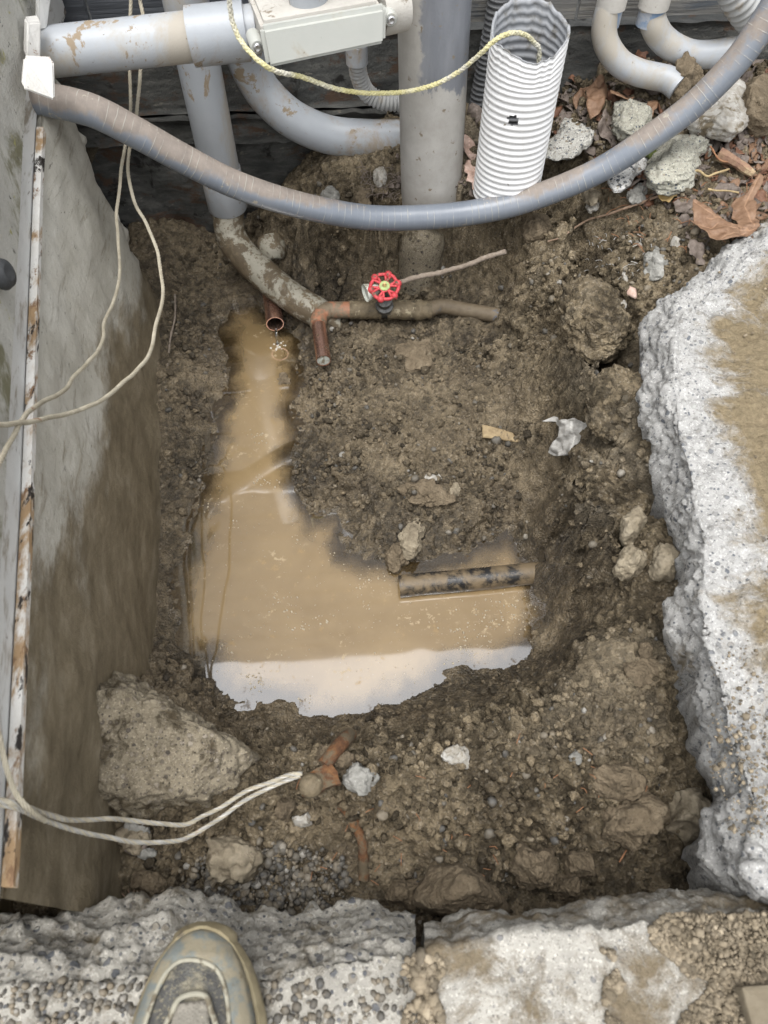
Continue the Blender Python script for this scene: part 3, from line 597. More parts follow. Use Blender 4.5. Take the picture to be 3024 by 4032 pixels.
wl = add('concrete_wall', np.vstack([PW, PWb]), np.vstack([fr_, bk_, np.array(sidef)]), wall_mat(), org=np.zeros(3)); tag(wl, 'mud smeared pale concrete wall along the left side of the pit', 'wall')
# --- metal edge strip + cabinet above it
M['strip'] = pmat('peeling_white_paint', [(.62, .6, .55), (.74, .73, .7)], 30, [((.36, .24, .13), 24, .47, .58, (1, .35, 1)), ((.22, .13, .07), 55, .55, .62, (1, .4, 1)), ((.025, .02, .017), 30, .545, .575, (1, .3, 1))], rough=.6, bumps=[('n', 300, .0012)])
def strip_piece(ya, yb, off, dz0, dz1, th, mat, name, parent=None, wig=.0):
    y = np.arange(ya, yb, .01); x = xt(y)+off; z = zt(y); prof = [(0, dz0), (th, dz0), (th, dz1), (0, dz1)]
    V = np.stack([np.stack([x+a+wig*np.sin(y*60), y, z+b], 1) for a, b in prof], 1); n = len(y)
    Fc = [list(f) for f in grid_faces(n, 4, False, True)]+[[0, 1, 2, 3], [(n-1)*4+k for k in (3, 2, 1, 0)]]
    return add(name, V.reshape(-1, 3), Fc, mat, parent, smooth=False)
o = strip_piece(.06, 1.025, -.004, -.005, .005, .010, M['strip'], 'metal_edge_strip'); tag(o, 'narrow white edge strip with peeling paint and rust along the wall top', 'edge strip')
M['panel'] = pmat('grey_painted_panel', [(.56, .56, .54), (.66, .66, .64)], 14, [((.3, .27, .22), 22, .52, .66, (1, .5, 2.)), ((.11, .085, .065), 34, .61, .66, (1, .3, 1.5))], rough=.6, bumps=[('n', 220, .0008)])
M['board'] = pmat('mossy_grey_board', [(.44, .43, .39), (.58, .57, .52)], 18, [((.2, .19, .12), 10, .5, .64), ((.36, .34, .15), 40, .62, .7), ((.08, .075, .06), 60, .62, .68)], rough=.9, bumps=[('n', 160, .003)])
cb = thing('cabinet', 'grey painted cabinet side with weathered board rising along the left edge', 'cabinet', (-.6, .5, .08))
strip_piece(.05, 1.36, -.012, .002, .17, .006, M['panel'], 'side_panel', cb)
strip_piece(.052, 1.40, -.012, .055, .17, .014, M['board'], 'cover_board', cb)
y = np.arange(.05, 1.36, .02); V = np.concatenate([np.stack([xt(y)-.014, y, zt(y)+.168], 1), np.stack([xt(y)*0-1.1, y, zt(y)+.168], 1), np.stack([xt(y)*0-1.1, y, zt(y)*0-.06], 1)])
n = len(y); Fc = [[i, i+1, n+i+1, n+i] for i in range(n-1)]+[[n+i, n+i+1, 2*n+i+1, 2*n+i] for i in range(n-1)]
add('top_panel', V, Fc, M['panel'], cb, smooth=False)
kp = Pz(-6, 912, .0); kd = Py(2, 912, .60); 
# black knob on the board
yk = .655; pk = np.array([xt(yk)+.002, yk, zt(yk)+.108]); 
V, Fc = lathe([(.004, 0), (.006, .003), (.016, .005), (.018, .010), (.015, .017), (.009, .020)], 24, pk, (1, 0, .25)); add('knob', V, Fc, pmat('dark_rubber', [(.03, .032, .034), (.06, .062, .064)], 60, rough=.6, bumps=[('n', 200, .001)]), cb)
# white corner post + cover plate where the conduits leave the cabinet
cpst = thing('corner_post', 'white painted corner post with chipped cover plate above the ribbed conduit', 'post', tuple(Py(150, 330, 1.12)))
def px_box(name, quad, y0, th, mat, parent, bev=.002):     # face given by four picture points on the plane y = y0(+slope), thickness backwards
    A = np.array([Py(px, py, yy) for px, py, yy in quad]); B = A+np.array([-.5*th, th, .0])
    V = np.vstack([A, B]); Fc = [[0, 1, 2, 3], [7, 6, 5, 4], [0, 4, 5, 1], [1, 5, 6, 2], [2, 6, 7, 3], [3, 7, 4, 0]]
    bm = bmesh.new(); vv = [bm.verts.new(p) for p in V]; [bm.faces.new([vv[i] for i in f]) for f in Fc]; bmesh.ops.recalc_face_normals(bm, faces=bm.faces)
    if bev: bmesh.ops.bevel(bm, geom=list(bm.edges), offset=bev, segments=2, affect='EDGES')
    bmesh.ops.triangulate(bm, faces=bm.faces); bm.verts.index_update()
    V = np.array([v.co[:] for v in bm.verts]); Fc = [[v.index for v in f.verts] for f in bm.faces]; bm.free()
    return add(name, V, Fc, mat, parent, smooth=False)
M['white_paint'] = pmat('chipped_white_paint', [(.60, .585, .55), (.70, .69, .66)], 22, [((.34, .22, .15), 32, .62, .65), ((.12, .1, .08), 90, .66, .7), ((.48, .46, .36), 12, .56, .68)], rough=.55, bumps=[('n', 150, .0015)])
px_box('post_board', [(108, 90, 1.07), (162, 84, 1.09), (160, 244, 1.05), (104, 232, 1.03)], 1.1, .02, M['white_paint'], cpst)
px_box('cover_plate', [(100, 236, 1.0), (214, 242, 1.02), (219, 400, 0.98), (90, 352, .96)], 1.05, .015, M['white_paint'], cpst, .003)
px_box('return_board', [(155, -60, 1.13), (208, -60, 1.15), (184, 118, 1.12), (150, 118, 1.11)], 1.1, .02, M['panel'], cpst)
# --- foundation behind + house wall
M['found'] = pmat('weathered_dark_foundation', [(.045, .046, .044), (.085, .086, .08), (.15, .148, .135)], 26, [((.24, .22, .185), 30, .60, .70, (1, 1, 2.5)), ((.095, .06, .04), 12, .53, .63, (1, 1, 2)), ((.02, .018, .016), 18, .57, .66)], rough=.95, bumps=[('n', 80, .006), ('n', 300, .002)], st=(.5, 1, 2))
fd = thing('foundation', 'dark weathered foundation wall with ledges behind the conduits', 'foundation', (0, 1.42, -.3))
def wall_box(name, xa, xb_, za, zb_, out, th, mat, parent, seed=0, amp=.004, step=.012, tilt=0.):
    xs = np.arange(xa, xb_+step, step); zs = np.linspace(za, zb_, max(3, int((zb_-za)/step)+1)); n, m = len(xs), len(zs)
    X, Zz = np.meshgrid(xs, zs, indexing='ij'); A = np.stack([X, back_y(X)-out+tilt*(Zz-za), Zz], -1).reshape(-1, 3)
    A[:, 1] += amp*fbm(A/.05, seed, 4); A[:, 2] += np.where((np.arange(n*m) % m == 0) | (np.arange(n*m) % m == m-1), amp*.8*fbm(A/.04, seed+7, 3), 0)
    B = A.copy(); B[:, 1] += th; k = n*m
    f = [grid_faces(n, m)]; f.append(grid_faces(n, m)[:, ::-1]+k)
    e = [(i*m, (i+1)*m, (i+1)*m+k, i*m+k) for i in range(n-1)]+[((i+1)*m+m-1, i*m+m-1, i*m+m-1+k, (i+1)*m+m-1+k) for i in range(n-1)]
    e += [(j+1, j, j+k, j+1+k) for j in range(m-1)]+[((n-1)*m+j, (n-1)*m+j+1, (n-1)*m+j+1+k, (n-1)*m+j+k) for j in range(m-1)]
    return add(name, np.vstack([A, B]), np.vstack([*f, np.array(e)]), mat, parent, smooth=False)
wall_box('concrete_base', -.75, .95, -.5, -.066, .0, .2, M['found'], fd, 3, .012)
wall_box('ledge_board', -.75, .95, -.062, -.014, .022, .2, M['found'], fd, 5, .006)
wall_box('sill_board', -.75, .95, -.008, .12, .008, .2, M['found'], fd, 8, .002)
def plank_mat(name, cols, patches=()):
    t = NT(name); c = t.ramp(t.noise(30, 7, .7, (.16, 1, 3.2)), [(.3, cols[0]), (.5, cols[1]), (.7, cols[2])])
    for p in patches: c = t.mix(t.rng(t.noise(p[1], 6, .7, (.4, 1, 2)), p[2], p[3]), c, p[0])
    t.set(Base_Color=c, Roughness=.7, Normal=t.bump(t.noise(38, 6, .7, (.16, 1, 4)), .003)); return t.m
M['siding'] = plank_mat('slate_painted_siding', ((.045, .05, .058), (.07, .077, .088), (.11, .12, .132)), [((.2, .18, .15), 40, .66, .72)])
M['siding_grey'] = plank_mat('bare_grey_siding', ((.09, .088, .082), (.16, .157, .148), (.25, .235, .2)), [((.08, .09, .1), 14, .55, .66)])
hw = thing('house_wall', 'dark slate lap siding of the house above the foundation', 'house wall', (0, 1.45, .13))
def plank(xa, xb_, za, zb_, mat, out):
    A = []
    for x in (xa, xb_):
        yb = back_y(x); A += [(x, yb-out-.0005, za), (x, yb-out+.0005, zb_), (x, yb-out+.016, zb_), (x, yb-out+.008, za)]
    Fc = [[0, 1, 5, 4], [1, 2, 6, 5], [2, 3, 7, 6], [3, 0, 4, 7], [3, 2, 1, 0], [4, 5, 6, 7]]
    return add('plank', A, Fc, mat, hw, smooth=False)
plank(-.50, -.155, .128, .30, M['siding'], .012); plank(-.149, .34, .134, .30, M['siding_grey'], .012); plank(.346, 1.6, .134, .30, M['siding_grey'], .012)
zz = .302
while zz < 2.1: plank(-2.2, 2.4, zz, zz+.1549, M['siding'], .012); zz += .155
plank(-2.2, -.506, .128, .30, M['siding'], .012)
add('fascia', *box(0, 1.46, 2.16, 4.6, .05, .09, Matrix.Rotation(.073, 3, 'Z')), pmat('white_fascia', [(.5, .5, .48), (.6, .6, .58)], 10), hw, smooth=False)
# --- right broken slab
S_ = [(3090,842,-.03),(3024,880,-.03),(2900,960,-.035),(2780,1060,-.04),(2650,1150,-.05),(2570,1205,-.055),(2548,1290,-.06),(2540,1420,-.07),(2535,1600,-.075),(2570,1720,-.08),(2600,1900,-.09),(2650,2050,-.09),(2668,2200,-.1),(2688,2280,-.1),(2648,2380,-.1),(2660,2480,-.11),(2715,2620,-.12),(2740,2800,-.12),(2790,2950,-.13),(2825,3080,-.14),(2835,3150,-.14),(2775,3270,-.14),(2752,3330,-.15),(2795,3450,-.15),(2850,3505,-.15),(2950,3540,-.15)]
T_ = [(3150,900,.01),(3024,955,.01),(2930,1030,.01),(2850,1100,.012),(2760,1180,.012),(2690,1260,.012),(2660,1350,.014),(2660,1450,.015),(2665,1600,.015),(2680,1720,.015),(2715,1850,.015),(2745,2000,.015),(2775,2150,.015),(2770,2300,.01),(2770,2450,.01),(2790,2560,.01),(2840,2700,.01),(2870,2850,.005),(2910,2980,.005),(2950,3100,0),(2975,3200,0),(2975,3300,0),(2985,3400,0),(3010,3470,0),(3060,3500,0),(3120,3520,0)]
slab_o, slabV = strip_slab('broken_slab', [Pz(p[0], p[1], p[2]*.62) for p in S_], [Pz(*p) for p in T_], (.5, .04, .0), 30, 130, M['slab'], .009, .005, .003, 31, label='large broken concrete slab with tan dirt on top along the right side')
# --- front kerb in two lengths
KS = [(-420,3690),(-240,3650),(-80,3612),(66,3592),(179,3585),(331,3565),(497,3525),(729,3519),(888,3545),(948,3585),(1036,3589),(1181,3589),(1301,3559),(1386,3541),(1512,3559),(1633,3601)]
KT = [(-420,3900),(-260,3890),(0,3877),(300,3850),(550,3837),(800,3840),(1021,3850),(1200,3800),(1400,3775),(1635,3747)]
kerb1, kv1 = strip_slab('kerb_block', [Pz(x, y, -.12) for x, y in KS], [Pz(x, y, 0) for x, y in KT], (.02, -.6, 0), 34, 50, M['kerb'], .0075, .0018, .003, 41, (.03, -.14), 'kerb block of exposed pebble concrete under the shoe', 'kerb')
KS2 = [(1668,3640),(1741,3637),(1874,3592),(2000,3585),(2103,3591),(2279,3574),(2408,3561),(2577,3534),(2781,3510),(3011,3497),(3300,3470)]
KT2 = [(1672,3752),(1780,3735),(1900,3713),(2200,3672),(2510,3632),(2760,3600),(3024,3567),(3330,3530)]
kerb2, kv2 = strip_slab('kerb_block', [Pz(x, y, -.10) for x, y in KS2], [Pz(x, y, .003) for x, y in KT2], (.03, -.6, 0), 26, 50, M['kerb2'], .006, .0018, .003, 47, (.03, -.14), 'smoother pale kerb block at lower right with dirt heaped on it', 'kerb')
# pebbles set in the left kerb block
pp = []
for _ in range(260):
    x, y = rng.uniform(-20, 1600), rng.uniform(3860, 4040)
    p = Pz(x, y, .002); pp.append(p)
pp = np.array(pp); s_ = rng.uniform(.002, .0052, len(pp))
ag = scatter('exposed_pebbles', pp-np.array([0, 0, 1])*(s_*.74)[:, None], s_, M['gravel'], lump=.06, flat=(.5, .8), seed=9, parent=kerb1)
# dirt heaped on the right kerb block and on the slab
def heap(name, n, region, fn, size, label, seed):
    P_ = []
    while len(P_) < n:
        x, y = rng.uniform(*region[0]), rng.uniform(*region[1]); h = fn(x, y)
        if h > 0: p = Pz(x, y, .004); P_.append(p+np.array([0, 0, rng.uniform(0, h)]))
    P_ = np.array(P_); s = np.clip(rng.lognormal(math.log(size), .5, n), size*.4, size*3.6)
    o = scatter(name, P_, s, M['dirt_dry'], seed=seed, smooth=False, subd=2, lump=.17); return tag(o, label, 'dirt')
M['dirt_dry'] = pmat('dry_tan_dirt', [(.13, .105, .07), (.2, .165, .115), (.28, .235, .17)], 60, rough=.95, tint='tint', bumps=[('n', 400, .001)])
heap('loose_dirt', 6500, ((2560, 3060), (3600, 4060)), lambda x, y: .010*min(1, max(0, (x-2640-90*math.sin(y/60.)+.35*(y-3700)*(-1 if y > 3850 else .3))/160)), .0013, 'heap of loose tan dirt on the lower right kerb block', 21)
heap('loose_dirt', 1500, ((2780, 3060), (1080, 3300)), lambda x, y: .012 if x > 2850+90*math.sin(y/170.)+60*math.sin(y/61.)+rng.normal()*35 else 0, .0011, 'loose tan dirt scattered over the top of the broken slab', 25)
heap('loose_dirt', 300, ((2200, 2500), (3740, 4040)), lambda x, y: .003 if abs(x-2405-20*math.sin(y/40)) < 34*math.sin(y/55.)**2 else 0, .0016, 'thin line of dirt in the cracks of the right kerb block', 22)
heap('loose_dirt', 420, ((1590, 1790), (3760, 4040)), lambda x, y: .004 if abs(x-1670) < 55+25*math.sin(y/30) else 0, .002, 'dirt packed in the joint between the two kerb blocks', 23)

# ================================================================== CONDUITS AND PIPES
def Pd(x, y, t): return C0 + ray(x, y)*t
def corr(P, r, amp, pitch):                            # radius of a corrugated tube along its path
    return path_r(P, lambda s: r + amp*np.clip(np.sin(2*math.pi*s/pitch)*1.4, -1, 1))
# thick grey conduit
c = Py(1724, 362, 1.255); tc_ = thing('thick_conduit', 'thick dusty grey vertical conduit standing in the soil at centre', 'conduit', (c[0], c[1], -.1))
pipe('conduit_tube', np.array([(c[0]-.002*k, c[1], -.12+.05*k) for k in range(19)]), .0572, M['pvc_dusty'], tc_, seg=48)
# left riser, coupling, muddy elbow
c = Py(829, 480, 1.29); rs = thing('riser_conduit', 'grey vertical riser with coupling and muddy bend dropping into the pit', 'conduit', (c[0], c[1], -.3))
zc = Py(872, 765, 1.29)[2]
pipe('riser_tube', np.array([(c[0], c[1], zc-.01+.05*k) for k in range(16)]), .0365, M['pvc_clean'], rs, seg=40)
V, Fc = lathe([(.0375, .055), (.039, .053), (.039, -.026), (.0375, -.029), (.033, -.029)], 40, (c[0], c[1], zc), (0, 0, 1)); add('coupling', V, Fc, M['pvc'], rs)
EL = [(c[0], c[1], zc+.02), (c[0], c[1], zc-.02)]+[tuple(Pz(*z8(4, x, y), z)) for x, y, z in ((268, 165, -.19), (335, 268, -.213), (425, 350, -.232), (522, 435, -.25), (622, 505, -.268), (710, 555, -.285), (800, 630, -.32))]
pipe('bend', cr(EL, .005), .031, M['pvc_muddy'], rs, seg=36)
# horizontal conduit out of the cabinet + coupling
A, B_, C_ = Py(130, 212, 1.12), Py(748, 165, 1.17), Py(1010, 118, 1.165)
hc = thing('horizontal_conduit', 'grey horizontal conduit running from the cabinet to the junction box', 'conduit', tuple(A))
pipe('conduit_tube', np.linspace(A, C_, 40), .0325, M['pvc_clean'], hc, seg=40)
pipe('coupling', np.linspace(A+(C_-A)*.70, A+(C_-A)*.955, 12), .0385, M['pvc'], hc, seg=40)
s0 = Py(362, 104, 1.13); pipe('glue_bead', cr([s0, Py(350, 140, 1.118), Py(352, 180, 1.112), Py(367, 212, 1.118)], .003), .0028, M['pvc_clean'], hc, seg=10)
# junction box
jb = thing('junction_box', 'beige grey junction box with rounded lid hanging between the conduits', 'junction box', tuple(Py(1280, 220, 1.1)))
lq = [(1024, 112, 1.060), (1524, 24, 1.108), (1521, 175, 1.100), (1054, 274, 1.052)]
LQ = np.array([Py(*q) for q in lq]); e1 = LQ[1]-LQ[0]; e1 = e1/np.linalg.norm(e1); e2 = LQ[3]-LQ[0]; nb = np.cross(e2, e1); nb /= np.linalg.norm(nb)
if nb[1] < 0: nb = -nb
nbk = np.array([-e1[1], e1[0], 0]); nbk /= np.linalg.norm(nbk)
def hexa(Q, d, name, mat, bev, parent):
    V = np.vstack([Q, Q+d]); Fc = [[0, 1, 2, 3], [7, 6, 5, 4], [0, 4, 5, 1], [1, 5, 6, 2], [2, 6, 7, 3], [3, 7, 4, 0]]
    bm = bmesh.new(); vv = [bm.verts.new(p) for p in V]; [bm.faces.new([vv[i] for i in f]) for f in Fc]; bmesh.ops.recalc_face_normals(bm, faces=bm.faces)
    bmesh.ops.bevel(bm, geom=list(bm.edges), offset=bev, segments=4, affect='EDGES'); bm.verts.index_update()
    V = np.array([v.co[:] for v in bm.verts]); Fc = [[v.index for v in f.verts] for f in bm.faces]; bm.free()
    o = add(name, V, Fc, mat, parent); return o
hexa(LQ, nbk*.016, 'lid', M['pvc_box'], .0055, jb)
ctr_ = LQ.mean(0); Q2_ = ctr_+(LQ-ctr_)*.965+nbk*.0162; hexa(Q2_, nbk*.12, 'box_body', M['pvc_box_dusty'], .006, jb)
for (px, py, yy, rad) in ((1014, 186, 1.07, .010), (1540, 78, 1.118, .010)):
    p = Py(px, py, yy); V, Fc = lathe([(rad, .035), (rad, .002), (rad*.8, 0)], 20, p, nbk); o_ = add('screw_ear', V, Fc, M['pvc_box'], jb)
    V, Fc = lathe([(.0058, .002), (.0058, -.002), (.004, -.0035), (.0015, -.0028)], 16, p, nbk); add('screw', V, Fc, M['screw'], o_)
p0, p1 = Py(1490, 35, 1.16), Py(1588, 14, 1.175); pipe('side_hub', np.linspace(p0, p1, 5), .034, M['pvc_box_dusty'], jb, seg=32)
p = LQ[0]*.55+LQ[1]*.45+nbk*.06; V, Fc = lathe([(.026, -.02), (.028, .01), (.028, .03), (.0245, .03), (.0245, .2)], 32, p, (0, 0, 1)); add('top_hub', V, Fc, M['pvc'], jb)
# wide bend behind
wb = tag(pipe('wide_bend', cr([Py(x, y, yy) for x, y, yy in ((940, 120, 1.31), (955, 190, 1.325), (985, 272, 1.335), (1045, 372, 1.34), (1150, 468, 1.34), (1290, 530, 1.34), (1443, 546, 1.34), (1590, 544, 1.345), (1720, 535, 1.35))], .006), .0335, M['pvc'], seg=36), 'wide grey conduit bend with a mud patch behind the thick conduit', 'conduit')
cp = cr([Py(x, y, yy) for x, y, yy in ((1404, 150, 1.33), (1406, 230, 1.34), (1414, 300, 1.35), (1445, 365, 1.36), (1510, 398, 1.36), (1600, 404, 1.365), (1700, 400, 1.37))], .0015)
fb = thing('small_flexible_conduit', 'small ribbed grey flexible conduit under the junction box', 'conduit', tuple(cp[0]))
pipe('ribbed_tube', cp, corr(cp, .0150, .0012, .0072), M['pvc_corr'], fb, seg=24)
V, Fc = lathe([(.0165, -.02), (.019, -.018), (.019, .012), (.0165, .014)], 24, Py(1404, 205, 1.335), (0, 0, 1)); add('collar', V, Fc, M['pvc'], fb)
dp_ = cr([Py(x, y, 1.40) for x, y in ((1972, -60), (1950, 60), (1925, 200), (1895, 350), (1880, 430))], .0015)
tag(pipe('dark_ribbed_pipe', dp_, corr(dp_, .017, .0014, .009), M['pvc_corr_dark'], seg=20), 'dark ribbed pipe in the gap behind the white drain pipe', 'pipe')
# white corrugated drain pipe, open at the top
c = Py(2049, 377, 1.21); zs_ = np.arange(-.06, .212, .0013); ax = np.array([(c[0], c[1], q) for q in zs_]); rr_ = corr(ax, .0592, .0009, .0104)
seg = 96; a = np.linspace(0, 2*math.pi, seg, endpoint=False); ring = lambda r_, q: np.stack([c[0]+r_*np.cos(a), c[1]+r_*np.sin(a), np.full(seg, q)], 1)
rowsV = [ring(r_, q) for r_, q in zip(rr_, zs_)]+[ring(r_-.0028, q) for r_, q in zip(rr_[::-1], zs_[::-1])]
V = np.concatenate(rowsV); th_ = np.arctan2(V[:, 1]-c[1], V[:, 0]-c[0])
cut = .017*np.sin(th_)+.004*fbm(np.stack([np.cos(th_)*2, np.sin(th_)*2, 0*th_], 1), 4, 3)+.0025*fbm(np.stack([np.cos(th_)*9, np.sin(th_)*9, 0*th_], 1), 6, 2)
V[:, 2] += np.clip((V[:, 2]-.14)/.072, 0, 1)*cut
Fc = grid_faces(len(rowsV), seg, False, True)[:, ::-1]; cen = V[Fc].mean(1)
hole = Py(2021, 476, c[1]-.058); hd = np.linalg.norm((cen-hole)*np.array([1, .3, 1]), axis=1); Fc = Fc[(hd > .0088+.0012*np.sin(7*np.arctan2(cen[:, 2]-hole[2], cen[:, 0]-hole[0]))) | (cen[:, 1] > c[1])]
mi_ = (Fc.min(1) >= (len(zs_)-3)*seg).astype(int)
tag(add('drain_pipe', V, Fc, [M['drain'], M['drain_in']], mi=mi_), 'white corrugated drain pipe with a torn open top and round hole', 'drain pipe')
# the long grey flexible conduit crossing in front
FP = [(60,372,1.05,.0225),(130,388,1.06,.0228),(182,392,1.06,.0228),(365,437,1.06,.0226),(547,529,1.07,.0222),(729,629,1.08,.0220),(911,720,1.09,.0215),(1094,784,1.10,.0213),(1276,829,1.115,.0212),(1458,857,1.13,.0212),(1640,857,1.14,.0212),(1823,842,1.15,.0212),(2005,808,1.155,.0212),(2187,747,1.16,.0212),(2370,665,1.165,.0212),(2552,547,1.17,.0212),(2734,410,1.18,.0214),(2900,240,1.19,.0216),(3010,85,1.2,.0216),(3100,-60,1.21,.0216)]
fp = cr([Py(x, y, yy) for x, y, yy, r_ in FP], .003)
rad = np.interp(np.linspace(0, 1, len(fp)), np.linspace(0, 1, len(FP)), [q[3] for q in FP])
V, Fc, al = tube(fp, rad, 36); u = al/al.max(); upn = np.zeros(len(V))
dirt = .22*sstep(.5, .12, u)+.12*sstep(.68, .9, u)-.16*np.exp(-((u-.52)/.09)**2)
tag(add('flexible_conduit', V, Fc, M['flex'], attrs={'along': al, 'dirt': dirt}), 'long grey ribbed flexible conduit sagging across the pit', 'conduit')
# two bends and a ribbed pipe at upper right
def bend_px(name, pts, yy, r, label, ring):
    P = cr([Py(*z8(17, x, y), q) for x, y, q in pts], .005); t_ = thing(name, label, 'conduit', tuple(P[0]))
    pipe('bend_tube', P, r, M['pvc_clean'], t_, seg=32)
    q = Py(*z8(17, *ring), pts[0][2]); V, Fc = lathe([(r*1.02, -.004), (r*1.16, -.003), (r*1.16, .06), (r*1.02, .06)], 32, q, (0, 0, 1)); add('coupling', V, Fc, M['pvc_box_dusty'], t_)
    V, Fc = lathe([(r*1.008, -.03), (r*1.012, -.028), (r*1.012, -.003), (r*1.005, -.002)], 32, q, (0, 0, 1)); add('primer_stain', V, Fc, M['primer'], t_)
M['primer'] = pmat('blue_pipe_primer', [(.12, .2, .32), (.3, .35, .42)], 30, [((.34, .36, .39), 24, .45, .55)], rough=.4)
bend_px('curved_conduit', [(245, -90, 1.375), (235, 20, 1.375), (200, 140, 1.37), (180, 290, 1.365), (218, 430, 1.36), (330, 575, 1.355), (490, 655, 1.35), (640, 690, 1.345), (760, 720, 1.335), (850, 790, 1.32)], 1.37, .0215, 'left of the two curved grey conduits by the house wall', (243, 45))
bend_px('curved_conduit', [(640, -90, 1.385), (625, 20, 1.385), (612, 120, 1.385), (632, 230, 1.38), (700, 345, 1.38), (820, 435, 1.375), (970, 490, 1.37), (1150, 490, 1.365), (1330, 460, 1.36), (1450, 440, 1.355)], 1.37, .0222, 'right of the two curved grey conduits passing behind the flexible conduit', (628, 45))
rp = cr([Py(*z8(17, x, y), q) for x, y, q in ((1330, -160, 1.36), (1400, -20, 1.36), (1470, 90, 1.365), (1560, 190, 1.37), (1660, 270, 1.375))], .0015)
tag(pipe('ribbed_conduit', rp, corr(rp, .0265, .0018, .0115), M['pvc_corr'], seg=28), 'pale ribbed conduit at the upper right corner', 'conduit')

# ------------------------------------------------------------------ water pipes
zc = -.288
cst = thing('copper_stub', 'open copper pipe stub trickling water into the puddle', 'pipe', tuple(Pz(1082, 1274, zc)))
P = np.linspace(Pz(1058, 1090, zc-.0), Pz(1083, 1276, zc), 24); V, Fc, al = tube(P, .0178, 36, hollow=.0016, caps=False, inner_len=.1)
add('pipe_wall', V, Fc, M['copper'], cst)
V, Fc, al = tube(P[:-1]*1, .0162, 32, caps=True); add('bore', V, [f[::-1] for f in Fc[:-2]]+[Fc[-2]], M['copper_in'], cst)
e = P[-1]; V, Fc, al = tube(cr([e+np.array([0, .004, -.0165]), e+np.array([.001, -.012, -.028]), e+np.array([.002, -.017, -.05]), e+np.array([.002, -.018, WZ-e[2]-.002])], .004), .0028, 10)
def clear_water():
    t = NT('clear_water'); t.set(Base_Color=(.9, .93, .95), Roughness=.03, Transmission_Weight=1., IOR=1.33); return t.m
M['clear'] = clear_water()
M['froth'] = pmat('froth', [(.5, .47, .4), (.7, .68, .62)], 300, rough=.15)
tag(add('water_trickle', V, Fc, M['clear']), 'thin trickle of clear water falling from the copper stub', 'water')
v0, f0 = ico(2); bv = []; bf = []
lp = np.array([P[-1][0]+.002, P[-1][1]-.018, WZ])
for k in range(14):
    an = k*.9; q = lp+np.array([math.cos(an), math.sin(an), 0])*rng.uniform(.006, .016); rad_ = rng.uniform(.0012, .003); bf.append(f0+len(bv)*len(v0)); bv.append(v0*rad_*np.array([1, 1, .7])+q)
tag(add('bubbles', np.concatenate(bv), np.concatenate(bf), M['froth']), 'cluster of bubbles where the trickle lands in the puddle', 'bubbles', kind='stuff')
# muddy sleeve end behind the bend
P = np.linspace(Py(1062, 940, 1.29), Py(1082, 1030, 1.25), 6); tag(pipe('muddy_pipe_end', P, np.array([.027, .031, .031, .031, .029, .02]), M['pvc_muddy'], seg=28), 'muddy pipe end half buried behind the bent riser', 'pipe')
# mud coated lower end of a conduit showing in the bank above the valve
q = Pt(1652, 985); P = np.array([(q[0]+.001*k, q[1]+.016, q[2]-.09+.02*k) for k in range(8)]); tag(pipe('buried_conduit', P, np.array([.046]*6+[.04, .02]), M['footing'], seg=32), 'mud coated conduit end showing in the bank above the valve', 'conduit')
vz, vy = -.268, 1.131
def vp(px, dy=0, dz=0):
    d = ray(px, 1215); t = (vy)/d[1]; return np.array([d[0]*t, vy+dy, vz+dz])
va = thing('valve_assembly', 'muddy water pipe with copper elbow and red wheel gate valve', 'valve', tuple(vp(1500)))
E_ = vp(1272); el = cr([vp(1420), vp(1330), vp(1296)]+[E_+np.array([.030*(1-math.sin(q))-.008, -.030*(1-math.cos(q)), 0]) for q in (.5, .9, 1.25)]+[E_+np.array([-.008, -.04, 0])], .003)
pipe('elbow', el, .0168, M['copper_muddy'], va, seg=28)
P = np.linspace(E_+np.array([-.008, -.034, 0]), Pz(1274, 1421, vz-.001), 14)
o_ = pipe('copper_tail', P, .0143, M['copper'], va, seg=32, hollow=.0014, caps=False, inner_len=.05)
V, Fc = lathe([(.0128, 0), (.0128, .002), (.004, .003), (.001, .003)], 28, P[-1]-(P[-1]-P[0])/np.linalg.norm(P[-1]-P[0])*.004, P[-1]-P[0]); add('plug', V, Fc, M['cone'], o_)
V, Fc, al = tube(np.linspace(P[0]-np.array([0, .002, 0]), P[0]-np.array([0, .012, 0]), 3), .0162, 28); add('elbow_collar', V, Fc, M['copper_muddy'], va)
P = np.linspace(vp(1378), vp(1502), 20); pipe('sleeve', P, .0182+.0006*np.sin(np.arange(20)*2.1), M['brass_muddy'], va, seg=28)
P = np.linspace(vp(1498), vp(1528), 8); pipe('valve_body', P, np.array([.0165, .0155, .0150, .0150, .0150, .0150, .0155, .0165]), M['iron'], va, seg=24)
P = np.linspace(vp(1526), vp(1700), 30); pipe('union', P, np.interp(np.arange(30), [0, 2, 3, 9, 10, 18, 19, 22, 23, 29], [.0195, .0195, .0185, .0185, .0195, .019, .021, .021, .0185, .017]), M['brass_muddy'], va, seg=28)
V, Fc = box(*(vp(1640, -.012, .016)), .012, .004, .010, Matrix.Rotation(-.5, 3, 'X'), .001); cl_ = add('clamp_screw', V, Fc, M['brass_muddy'], va)
sn = np.array([0, -math.sin(math.radians(22)), math.cos(math.radians(22))]); vb = vp(1514)
V, Fc = lathe([(.0165, .008), (.018, .012), (.018, .022), (.0125, .025), (.0125, .032), (.015, .033), (.015, .042), (.007, .046), (.0045, .05), (.0045, .096)], 24, vb, sn); add('bonnet', V, Fc, M['iron'], va)
wc = vb+sn*.094
u1 = np.array([1., 0, 0]); u2 = np.cross(sn, u1)
ang = np.linspace(0, 2*math.pi, 73)[:-1]
ringP = np.array([wc+(.0262+.0008*math.cos(6*q))*(math.cos(q)*u1+math.sin(q)*u2) for q in ang])
